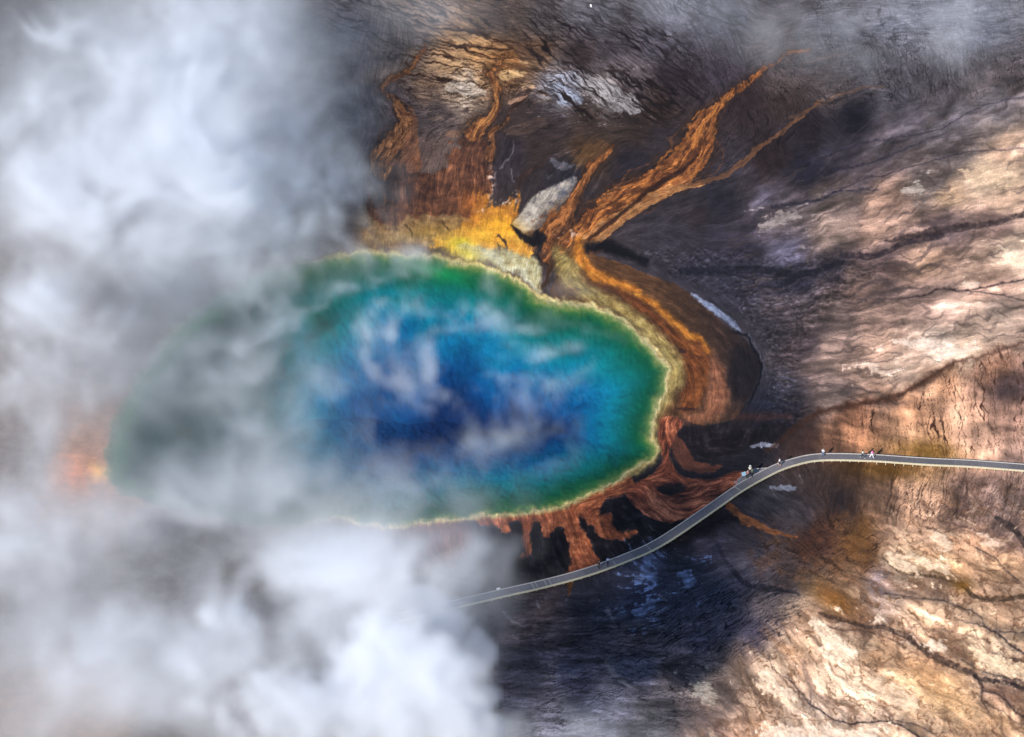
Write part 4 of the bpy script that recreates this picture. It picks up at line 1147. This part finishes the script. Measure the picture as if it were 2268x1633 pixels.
def sign(name, loc, rz, w_, h_, tilt, zc, mat_, legs, label, cat):
    o = empty(name, loc, rz)
    bm = bmesh.new()
    ay_ = (0, math.cos(tilt), math.sin(tilt))
    az_ = (0, -math.sin(tilt), math.cos(tilt))
    add_box(bm, (0, 0, zc), (1, 0, 0), ay_, az_, w_ / 2, h_ / 2, .015)
    bmesh.ops.bevel(bm, geom=bm.edges[:], offset=.006, segments=1, affect='EDGES')
    finish(bm, 'panel', o, mat_)
    bm = bmesh.new()
    for a_, b_, hx, hy in ((0, h_ / 2, w_ / 2 + .02, .014), (0, -h_ / 2, w_ / 2 + .02, .014)):
        add_box(bm, Vector((0, 0, zc)) + Vector(ay_) * b_, (1, 0, 0), ay_, az_, hx, hy, .024)
    for sx_ in (-1, 1):
        add_box(bm, Vector((sx_ * (w_ / 2 + .004), 0, zc)), (1, 0, 0), ay_, az_, .014, h_ / 2 - .016, .022)
    finish(bm, 'frame', o, metal_m)
    for lx in legs:
        bm = bmesh.new()
        add_box(bm, (lx, 0, (zc - .03) / 2), (1, 0, 0), (0, 1, 0), (0, 0, 1), .03, .03, (zc - .03) / 2)
        finish(bm, 'post', o, metal_m)
    tag(o, label, cat)
    return o


p = S(2231, 1434)
sign('interpretive_sign', (p[0], p[1], DECK_Z), R(28), .80, .62, R(35), .80, panel_m, (-.3, .3), 'tilted pale blue information panel on two posts at the lookout rail', 'sign')
p = S(2204, 1456, .1)
sign('trail_marker', (p[0], p[1], 0), R(60), .22, .44, R(70), .70, white_m, (0,), 'narrow white marker plate standing beside the bend before the lookout', 'sign')
p = S(1495, 1776, .1)
sign('warning_sign', (p[0], p[1], 0), R(12), .58, .30, R(50), .72, white_m, (-.15, .15), 'small white sign beside the boardwalk where it vanishes into the steam', 'sign')
bm = bmesh.new()
bmesh.ops.create_icosphere(bm, subdivisions=3, radius=.24)
rs = np.random.RandomState(3)
for v_ in bm.verts:
    q_ = v_.co.copy()
    k_ = 1 + .16 * math.sin(q_.x * 17 + 1) * math.cos(q_.y * 14) + .10 * math.sin(q_.z * 23 + q_.x * 9)
    v_.co = Vector((q_.x * .8 * k_, q_.y * 1.1 * k_, q_.z * 1.5 * k_ + .26))
stone = finish(bm, 'white_stone', None, simple_mat('white_sinter', (.80, .78, .76), .8, .08, 5), True)
p = S(1774, 21, 0)
stone.location = (p[0], p[1], 0)
stone.rotation_euler = (0, R(-14), .4)
tag(stone, 'lone upright white stone on the grey crust beyond the white terraces', 'stone')


# ------------------------------------------------------------------ people
def skinned(name, verts, edges, radii, parent, mat_, sub=1):
    me_ = bpy.data.meshes.new(name)
    me_.from_pydata([tuple(v) for v in verts], edges, [])
    tmp = bpy.data.objects.new(name, me_)
    COL.objects.link(tmp)
    md_ = tmp.modifiers.new('skin', 'SKIN')
    md_.use_smooth_shade = True
    sv = me_.skin_vertices[0].data
    for i_, r_ in enumerate(radii):
        sv[i_].radius = (r_, r_) if not isinstance(r_, tuple) else r_
        sv[i_].use_root = (i_ == 0)
    s_ = tmp.modifiers.new('sub', 'SUBSURF')
    s_.levels = s_.render_levels = sub
    dg = bpy.context.evaluated_depsgraph_get()
    out_ = bpy.data.meshes.new_from_object(tmp.evaluated_get(dg))
    out_.name = name
    bpy.data.objects.remove(tmp)
    o = link(name, out_, parent, [mat_])
    return o


SKIN = simple_mat('skin', (.46, .28, .20), .6, .08, 10)
_mc = {}


def cloth(c):
    if c not in _mc:
        _mc[c] = simple_mat('cloth', tuple((x / 255) ** 2.2 for x in c), .85, .15, 14)
    return _mc[c]


def person(src, face, h, shirt, legs, hair, label, stride=0.0, arms=(.0, .0), shorts=False, shoes=(40, 38, 38), hat=None, bag=None, group='visitors on the boardwalk'):
    p_ = S(*src)
    o = empty('person', (p_[0], p_[1], DECK_Z), face)
    o.scale = (h / 1.72,) * 3
    tag(o, label, 'person', group)
    st_ = stride
    J = dict(pelvis=(0, 0, .95), belly=(0, .01, 1.12), chest=(0, .0, 1.34), neck=(0, .015, 1.48), head=(0, .03, 1.58), crown=(0, .02, 1.67), nose=(0, .135, 1.60))
    for sd, nm in ((-1, 'l'), (1, 'r')):
        sg = st_ * sd
        J['hip' + nm] = (.095 * sd, 0, .90)
        J['knee' + nm] = (.10 * sd, .5 * sg + .03, .50)
        J['ankle' + nm] = (.10 * sd, sg - (.08 if sg < 0 else 0), .09 + (.03 if sg < 0 else 0))
        J['toe' + nm] = (.115 * sd, sg + .15 - (.05 if sg < 0 else 0), .035)
        a_ = arms[0 if sd < 0 else 1] - .6 * sg
        J['sho' + nm] = (.18 * sd, 0, 1.40)
        J['elb' + nm] = (.235 * sd, .35 * a_ - .02, 1.13)
        wy, wz = .75 * a_ + .05, .90 + .32 * max(0, arms[0 if sd < 0 else 1])
        J['wri' + nm] = (.225 * sd, wy, wz)
        J['palm' + nm] = (.22 * sd, wy + .03, wz - .07)
        for fi in range(5):
            fx = (-.03 + .016 * fi)
            L_ = (.045, .07, .08, .072, .055)[fi]
            J['f%d%s' % (fi, nm)] = (.22 * sd + fx * .4, wy + .03 + fx + (.03 if fi == 0 else 0), wz - .085)
            J['g%d%s' % (fi, nm)] = (.21 * sd + fx * .4, wy + .045 + fx + (.04 if fi == 0 else 0.01), wz - .09 - L_)
    rad = dict(pelvis=.135, belly=.125, chest=.15, neck=.058, head=.095, crown=.085, nose=.016)
    E_ = [('pelvis', 'belly'), ('belly', 'chest'), ('chest', 'neck'), ('neck', 'head'), ('head', 'crown'), ('head', 'nose')]
    for nm in 'lr':
        for k_, r_ in (('hip', .09), ('knee', .06), ('ankle', .042), ('toe', .032), ('sho', .062), ('elb', .043), ('wri', .03), ('palm', .034)):
            rad[k_ + nm] = r_
        E_ += [('pelvis', 'hip' + nm), ('hip' + nm, 'knee' + nm), ('knee' + nm, 'ankle' + nm), ('ankle' + nm, 'toe' + nm), ('chest', 'sho' + nm), ('sho' + nm, 'elb' + nm), ('elb' + nm, 'wri' + nm), ('wri' + nm, 'palm' + nm)]
        for fi in range(5):
            rad['f%d%s' % (fi, nm)] = .011
            rad['g%d%s' % (fi, nm)] = .008
            E_ += [('palm' + nm, 'f%d%s' % (fi, nm)), ('f%d%s' % (fi, nm), 'g%d%s' % (fi, nm))]

    def part(name, keys, mat_, grow, over=None, sub=1):
        keys = list(keys)
        ix_ = {k_: i_ for i_, k_ in enumerate(keys)}
        jj = {k_: J[k_] for k_ in keys}
        if over:
            jj.update({k_: v for k_, v in over.items() if k_ in ix_})
        return skinned(name, [jj[k_] for k_ in keys], [(ix_[a_], ix_[b_]) for a_, b_ in E_ if a_ in ix_ and b_ in ix_], [rad[k_] * grow for k_ in keys], o, mat_, sub)
    part('body', J.keys(), SKIN, 1.0)
    part('shirt', ['chest', 'belly', 'pelvis', 'shol', 'shor', 'elbl', 'elbr'], cloth(shirt), 1.2, {'pelvis': (0, 0, .96), 'elbl': tuple(np.array(J['elbl']) * .9 + np.array(J['wril']) * .1), 'elbr': tuple(np.array(J['elbr']) * .9 + np.array(J['wrir']) * .1)})
    lk = ['pelvis', 'hipl', 'hipr', 'kneel', 'kneer'] + ([] if shorts else ['anklel', 'ankler'])
    part('shorts' if shorts else 'trousers', lk, cloth(legs), 1.22, {'pelvis': (0, 0, .93)})
    for nm in 'lr':
        part('shoe', ['ankle' + nm, 'toe' + nm], cloth(shoes), 1.35)
    skinned('hair', [(0, -.02, 1.60), (0, -.005, 1.69), (0, -.045, 1.52)], [(0, 1), (0, 2)], [.098, .086, .06], o, cloth(hair), 1)
    if hat:
        bm_ = bmesh.new()
        bmesh.ops.create_cone(bm_, cap_ends=True, segments=16, radius1=.19, radius2=.17, depth=.02, matrix=Matrix.Translation((0, .02, 1.66)))
        bmesh.ops.create_cone(bm_, cap_ends=True, segments=16, radius1=.115, radius2=.10, depth=.11, matrix=Matrix.Translation((0, .02, 1.725)))
        finish(bm_, 'hat', o, cloth(hat))
    if bag:
        bm_ = bmesh.new()
        add_box(bm_, bag[0], (1, 0, 0), (0, 1, 0), (0, 0, 1), *bag[1])
        bmesh.ops.bevel(bm_, geom=bm_.edges[:], offset=.02, segments=2, affect='EDGES')
        finish(bm_, bag[2], o, cloth(bag[3]))
    return o


person((1796, 1706), R(-110), 1.62, (20, 20, 26), (18, 18, 24), (20, 16, 14), 'person in all black clothes standing on the shaded deck beside the rust tongue', .08)
person((1823, 1697), R(20), 1.66, (150, 170, 205), (36, 44, 66), (60, 50, 44), 'person in pale blue shirt and dark jeans near the rust tongue', .06)
person((2242, 1437), R(10), 1.70, (150, 96, 92), (22, 22, 28), (170, 140, 130), 'person in dusty pink top with arms folded, in front at the lookout', .03, (.55, .55))
person((2256, 1431), R(30), 1.66, (84, 100, 78), (22, 24, 30), (60, 60, 50), 'person in olive green jacket standing at the lookout', .04, (.2, .5))
person((2249, 1424), R(0), 1.74, (196, 196, 180), (44, 44, 50), (90, 80, 66), 'person in cream shirt and white sun hat looking out from the lookout', .03, (.3, .3), hat=(214, 214, 204))
person((2338, 1399), R(75), 1.72, (232, 234, 250), (24, 24, 34), (40, 34, 30), 'person in bright white shirt and dark shorts walking alone past the lookout', .16, (.1, .1), shorts=True)
person((2468, 1370), R(-20), 1.62, (190, 188, 196), (90, 100, 124), (150, 130, 112), 'slim person in light grey top at the outer edge where the shade ends', .10, shoes=(180, 180, 190))
person((2587, 1374), R(-96), 1.64, (214, 222, 204), (54, 62, 72), (44, 30, 22), 'person in pale mint top and dark leggings striding along in white shoes', .34, (.1, .3), shoes=(240, 236, 240))
person((2615, 1374), R(-92), 1.70, (226, 96, 170), (236, 230, 236), (40, 26, 20), 'person in bright pink top and white trousers striding ahead with a dark camera', .26, (.6, .7), shoes=(240, 236, 240), bag=((.03, .24, 1.30), (.09, .06, .06), 'camera', (34, 24, 30)))

# ------------------------------------------------------------------ steam: one drifting body of vapour, a true 3-D density grid
# puffs: F pixel of the puff's middle, its height above ground (m), half width and half height in F pixels, half depth (m), optical depth
# and kind: v even veil, w torn wisp, d dense billow, n gap
PUFFS = """v 220 300 20 300 280 8 1.15|v 450 150 20 160 210 8 1.1|v 540 420 12 130 120 6 .9|v 100 800 14 170 200 7 .6|v 60 1200 20 220 140 7 .6|v 420 1390 34 380 100 8 .95|v 300 1540 38 330 140 9 .9|v 480 590 7 220 50 3.5 .8|v 330 840 6 160 140 4 .35|v 640 480 8 90 80 4 .7|v 590 150 10 60 190 4 .4|v 540 800 6 200 110 4 .3|p 880 562 3 170 18 1.5 .4|v 580 1000 8 160 110 4 .3
w 330 300 24 240 220 12 1.3|w 480 140 20 130 170 9 1.5|w 530 370 16 130 140 8 1.2|w 620 490 9 140 60 5 .9|w 90 430 24 150 170 10 .45|w 60 700 22 150 130 10 .6|w 30 980 16 90 120 8 .6|w 20 1180 20 100 100 8 .5|w 270 740 10 110 70 5 .4|w 700 440 8 80 90 4 .8|w 300 500 16 200 80 6 .6|p 680 320 8 60 80 4 .5|p 770 430 6 75 100 3 .85
q 700 660 4 210 100 3 .95|q 950 750 4 260 90 2.5 .75|q 590 880 5 150 150 4 .5|q 1110 890 4 130 180 2.5 .7|p 820 1065 34 220 50 5 .38|q 1230 780 4 110 100 2 .3|p 660 1100 44 240 70 6 .55|p 460 1080 12 150 80 4 .45|p 900 1150 34 170 50 4 .45|q 880 640 4 90 60 2 .4|p 380 1150 26 220 80 6 .5|q 900 930 4 160 120 2.5 .25
d 890 1510 40 190 150 14 4.4|d 700 1580 40 240 110 12 3.2|d 970 1400 36 90 70 8 2.2|d 1030 1590 36 70 70 8 2.8|d 930 1335 34 110 55 6 2.4|d 1010 1340 32 50 40 5 1.6|d 1060 1440 30 46 50 5 1.8|d 1080 1540 30 42 40 5 1.8|d 1095 1620 30 46 34 5 1.8|d 1010 1480 38 60 50 6 1.8|p 1020 1330 30 70 100 5 .8|p 760 1310 46 190 100 10 1.3|p 850 1245 52 200 60 7 .9|w 560 1430 40 180 120 12 1.2|w 300 1450 40 200 120 12 .6|w 500 1600 40 150 80 8 .9|p 960 1230 40 110 60 6 .5
v 730 260 8 80 150 4 .45|p 1230 1620 14 190 40 5 .6|w 1060 1230 10 50 70 4 .5|v 940 30 8 120 60 4 .2
n 420 925 8 100 90 16 .95|n 292 1085 10 80 50 16 .92|n 300 645 14 110 80 9 .7|n 200 1590 37 80 70 12 .6|n 20 190 22 90 50 10 .5|n 165 1050 12 80 60 16 .85"""
VEILS = """p 2080 40 10 150 70 5 .30|p 1990 90 10 190 70 4 .30|p 1450 0 8 240 40 4 .12|p 2230 140 10 80 70 4 .3|p 1780 60 8 150 60 4 .2"""

m, n, l = new_mat('water_vapour')
for x in list(n):
    if x.type == 'BSDF_PRINCIPLED':
        n.remove(x)
out = [x for x in n if x.type == 'OUTPUT_MATERIAL'][0]
pv = n.new('ShaderNodeVolumePrincipled')
pv.inputs['Color'].default_value = (.95, .965, .995, 1)
pv.inputs['Density'].default_value = 1.0
pv.inputs['Anisotropy'].default_value = 0.0
pv.inputs['Density Attribute'].default_value = 'density'
l.new(pv.outputs[0], out.inputs['Volume'])
m.cycles.volume_step_rate = 1.0 if hasattr(m, 'cycles') and hasattr(m.cycles, 'volume_step_rate') else 0
vap = m


def build_steam(bounds, vox, puffs, label):
    GX0, GX1, GY0, GY1, GZ0, GZ1 = bounds
    nx, ny, nz_ = int((GX1 - GX0) / vox), int((GY1 - GY0) / vox), int((GZ1 - GZ0) / vox)
    gxs, gys, gzs = np.linspace(GX0, GX1, nx, dtype=np.float32), np.linspace(GY0, GY1, ny, dtype=np.float32), np.linspace(GZ0, GZ1, nz_, dtype=np.float32)

    def lattice_noise(wave, seed, zs=1.0):
        """smooth random field on the whole grid, B-spline interpolated"""
        rng = np.random.RandomState(seed)

        def basis(c, wv):
            t = (c - c[0]) / wv + 1.0
            n = int(t[-1]) + 4
            i = np.floor(t).astype(int)
            f = t - i
            B = np.zeros((len(c), n), np.float32)
            r = np.arange(len(c))
            B[r, i - 1] = (1 - f) ** 3 / 6
            B[r, i] = (3 * f ** 3 - 6 * f ** 2 + 4) / 6
            B[r, i + 1] = (-3 * f ** 3 + 3 * f ** 2 + 3 * f + 1) / 6
            B[r, i + 2] = f ** 3 / 6
            return B
        bz, by, bx = basis(gzs, wave * zs), basis(gys, wave), basis(gxs, wave)
        L = rng.randn(bz.shape[1], by.shape[1], bx.shape[1]).astype(np.float32)
        L = np.tensordot(bz, L, (1, 0))
        L = np.einsum('yj,zjx->zyx', by, L, optimize=True)
        L = np.tensordot(L, bx, (2, 1))
        return L * 1.7

    f1, f2 = lattice_noise(19, 1), lattice_noise(9.5, 2)
    f3, f4, f5 = lattice_noise(4.8, 3), lattice_noise(2.5, 4), lattice_noise(1.35, 5)
    fine = 0.45 * f3 + 0.40 * f4 + 0.30 * f5
    # stir the fine structure with the coarse one so that it curls
    kk, jj_, ii_ = np.meshgrid(np.arange(nz_, dtype=np.int32), np.arange(ny, dtype=np.int32), np.arange(nx, dtype=np.int32), indexing='ij')
    am = 2.6 / vox
    kk += np.rint(am * 0.7 * f2).astype(np.int32)
    jj_ += np.rint(am * f3).astype(np.int32)
    ii_ += np.rint(am * 1.2 * np.roll(f2, 17, 1)).astype(np.int32)
    np.clip(kk, 0, nz_ - 1, out=kk)
    np.clip(jj_, 0, ny - 1, out=jj_)
    np.clip(ii_, 0, nx - 1, out=ii_)
    ff = fine[kk, jj_, ii_]
    del kk, jj_, ii_, fine
    fb = 0.50 * f1 + 0.38 * f2 + 0.55 * ff
    fw_ = 0.30 * np.abs(f3) + 0.22 * np.abs(f4) + 0.14 * np.abs(f5)       # rounded billows
    del f1, f2, f3, f4, f5
    dens = np.zeros((nz_, ny, nx), np.float32)
    TAU = 1.0
    for q_ in puffs.replace('\n', '|').split('|'):
        kind_ = q_.split()[0]
        u_, v_, h_, ru, rv, rz, tau = [float(t) for t in q_.split()[1:]]
        cx_, cy_ = unproject(u_, v_, h_)
        mpf = math.sqrt((cx_ - CAM[0]) ** 2 + (cy_ - CAM[1]) ** 2 + (h_ - CAM[2]) ** 2) / FOC     # metres per F pixel there
        rx_ = ru * mpf * 1.12
        rvm = rv * mpf * 1.12
        rz = min(rz, 0.75 * rvm / CP, h_ * 0.75 + 1)
        ry_ = math.sqrt(max(rvm ** 2 - (rz * CP) ** 2, (0.4 * rvm) ** 2)) / SP
        Lw = 1 / math.sqrt((CP / ry_) ** 2 + (SP / rz) ** 2)
        amp = TAU * tau / (1.6 * Lw)
        k0, k1 = np.searchsorted(gzs, [h_ - 2.1 * rz, h_ + 2.1 * rz])
        j0, j1 = np.searchsorted(gys, [cy_ - 2.1 * ry_, cy_ + 2.1 * ry_])
        i0, i1 = np.searchsorted(gxs, [cx_ - 2.1 * rx_, cx_ + 2.1 * rx_])
        if k1 <= k0 or j1 <= j0 or i1 <= i0:
            continue
        g = np.sqrt(((gzs[k0:k1] - h_) / rz)[:, None, None] ** 2 + ((gys[j0:j1] - cy_) / ry_)[None, :, None] ** 2 + ((gxs[i0:i1] - cx_) / rx_)[None, None, :] ** 2)
        s_ = (slice(k0, k1), slice(j0, j1), slice(i0, i1))
        if kind_ == 'n':
            dens[s_] *= 1 - tau * np.exp(-g * g * (1 + 0.5 * fb[s_]))
            continue
        if kind_ == 'd':       # dense: rounded, well bounded billows
            e = np.clip((1.12 - g - 0.75 * fw_[s_] + 0.35 * fb[s_]) / 0.5, 0, 1)
            e = e * e * (3 - 2 * e) * np.clip(1.0 + 0.5 * fb[s_], .2, 2)
        elif kind_ == 'v':     # even veil
            e = np.exp(-1.1 * g * g) * np.clip(1 + 0.8 * fb[s_] + 0.7 * ff[s_], .06, 3)
        elif kind_ == 'q':     # scattered thin wisps
            e = np.exp(-1.0 * g * g) * np.clip(-0.28 + 0.55 * fb[s_] + 1.5 * ff[s_], 0, 3)
        elif kind_ == 'p':     # patchy vapour
            e = np.exp(-1.0 * g * g) * np.clip(0.6 + 0.8 * fb[s_] + 1.3 * ff[s_], 0, 3.5)
        else:                  # thin: torn wisps
            e = np.clip((1.15 - g + 0.22 * fb[s_] + 0.55 * ff[s_]) / 1.15, 0, 1.4)
            e = e * e * np.exp(0.4 * fb[s_] + 0.8 * ff[s_])
        e *= np.clip((2.08 - g) / .5, 0, 1)
        dens[s_] += amp * e
    dens[dens < 0.001] = 0
    me = bpy.data.meshes.new('steam')
    me.vertices.add(dens.size)
    av = me.attributes.new('vapour', 'FLOAT', 'POINT')
    av.data.foreach_set('value', dens.ravel())
    steam = link('steam', me, None, [vap])
    tag(steam, label, 'steam', kind='stuff')
    ng = bpy.data.node_groups.new('steam_body', 'GeometryNodeTree')
    ng.interface.new_socket('Geometry', in_out='INPUT', socket_type='NodeSocketGeometry')
    ng.interface.new_socket('Geometry', in_out='OUTPUT', socket_type='NodeSocketGeometry')
    N = ng.nodes
    Lk = ng.links
    gi, go = N.new('NodeGroupInput'), N.new('NodeGroupOutput')
    vc = N.new('GeometryNodeVolumeCube')
    vc.inputs['Min'].default_value = (GX0, GY0, GZ0)
    vc.inputs['Max'].default_value = (GX1, GY1, GZ1)
    vc.inputs['Resolution X'].default_value, vc.inputs['Resolution Y'].default_value, vc.inputs['Resolution Z'].default_value = nx, ny, nz_
    pos = N.new('GeometryNodeInputPosition')
    sx = N.new('ShaderNodeSeparateXYZ')
    Lk.new(pos.outputs[0], sx.inputs[0])


    def mth(op, a, b_=None):
        nd = N.new('ShaderNodeMath')
        nd.operation = op
        for i_, t in enumerate((a, b_)):
            if t is None:
                continue
            if isinstance(t, (int, float)):
                nd.inputs[i_].default_value = t
            else:
                Lk.new(t, nd.inputs[i_])
        return nd.outputs[0]


    def cell(c, lo, hi, cnt):
        f = mth('MULTIPLY', mth('SUBTRACT', c, lo), (cnt - 1) / (hi - lo))
        return mth('MINIMUM', mth('MAXIMUM', mth('ROUND', f), 0.0), float(cnt - 1))


    def imath(a, b_, c_):
        nd = N.new('FunctionNodeIntegerMath')
        nd.operation = 'MULTIPLY_ADD'
        Lk.new(a, nd.inputs[0])
        nd.inputs[1].default_value = b_
        Lk.new(c_, nd.inputs[2])
        return nd.outputs[0]


    ix, iy, iz = cell(sx.outputs[0], GX0, GX1, nx), cell(sx.outputs[1], GY0, GY1, ny), cell(sx.outputs[2], GZ0, GZ1, nz_)
    index = imath(iz, nx * ny, imath(iy, nx, ix))
    na = N.new('GeometryNodeInputNamedAttribute')
    na.data_type = 'FLOAT'
    na.inputs['Name'].default_value = 'vapour'
    si = N.new('GeometryNodeSampleIndex')
    si.data_type = 'FLOAT'
    si.domain = 'POINT'
    Lk.new(gi.outputs[0], si.inputs['Geometry'])
    Lk.new(na.outputs['Attribute'], si.inputs['Value'])
    Lk.new(index, si.inputs['Index'])
    Lk.new(si.outputs[0], vc.inputs['Density'])
    sm_ = N.new('GeometryNodeSetMaterial')
    sm_.inputs['Material'].default_value = vap
    Lk.new(vc.outputs[0], sm_.inputs[0])
    Lk.new(sm_.outputs[0], go.inputs[0])
    md = steam.modifiers.new('steam_body', 'NODES')
    md.node_group = ng


build_steam((-114.0, 27.0, -165.0, 128.0, 0.25, 64.0), 0.58, PUFFS, 'thick white steam drifting off the hot spring and over its banks')
build_steam((10.0, 112.0, 60.0, 140.0, 0.25, 24.0), 0.8, VEILS, 'thin grey steam drifting over the flats beyond the orange channels')
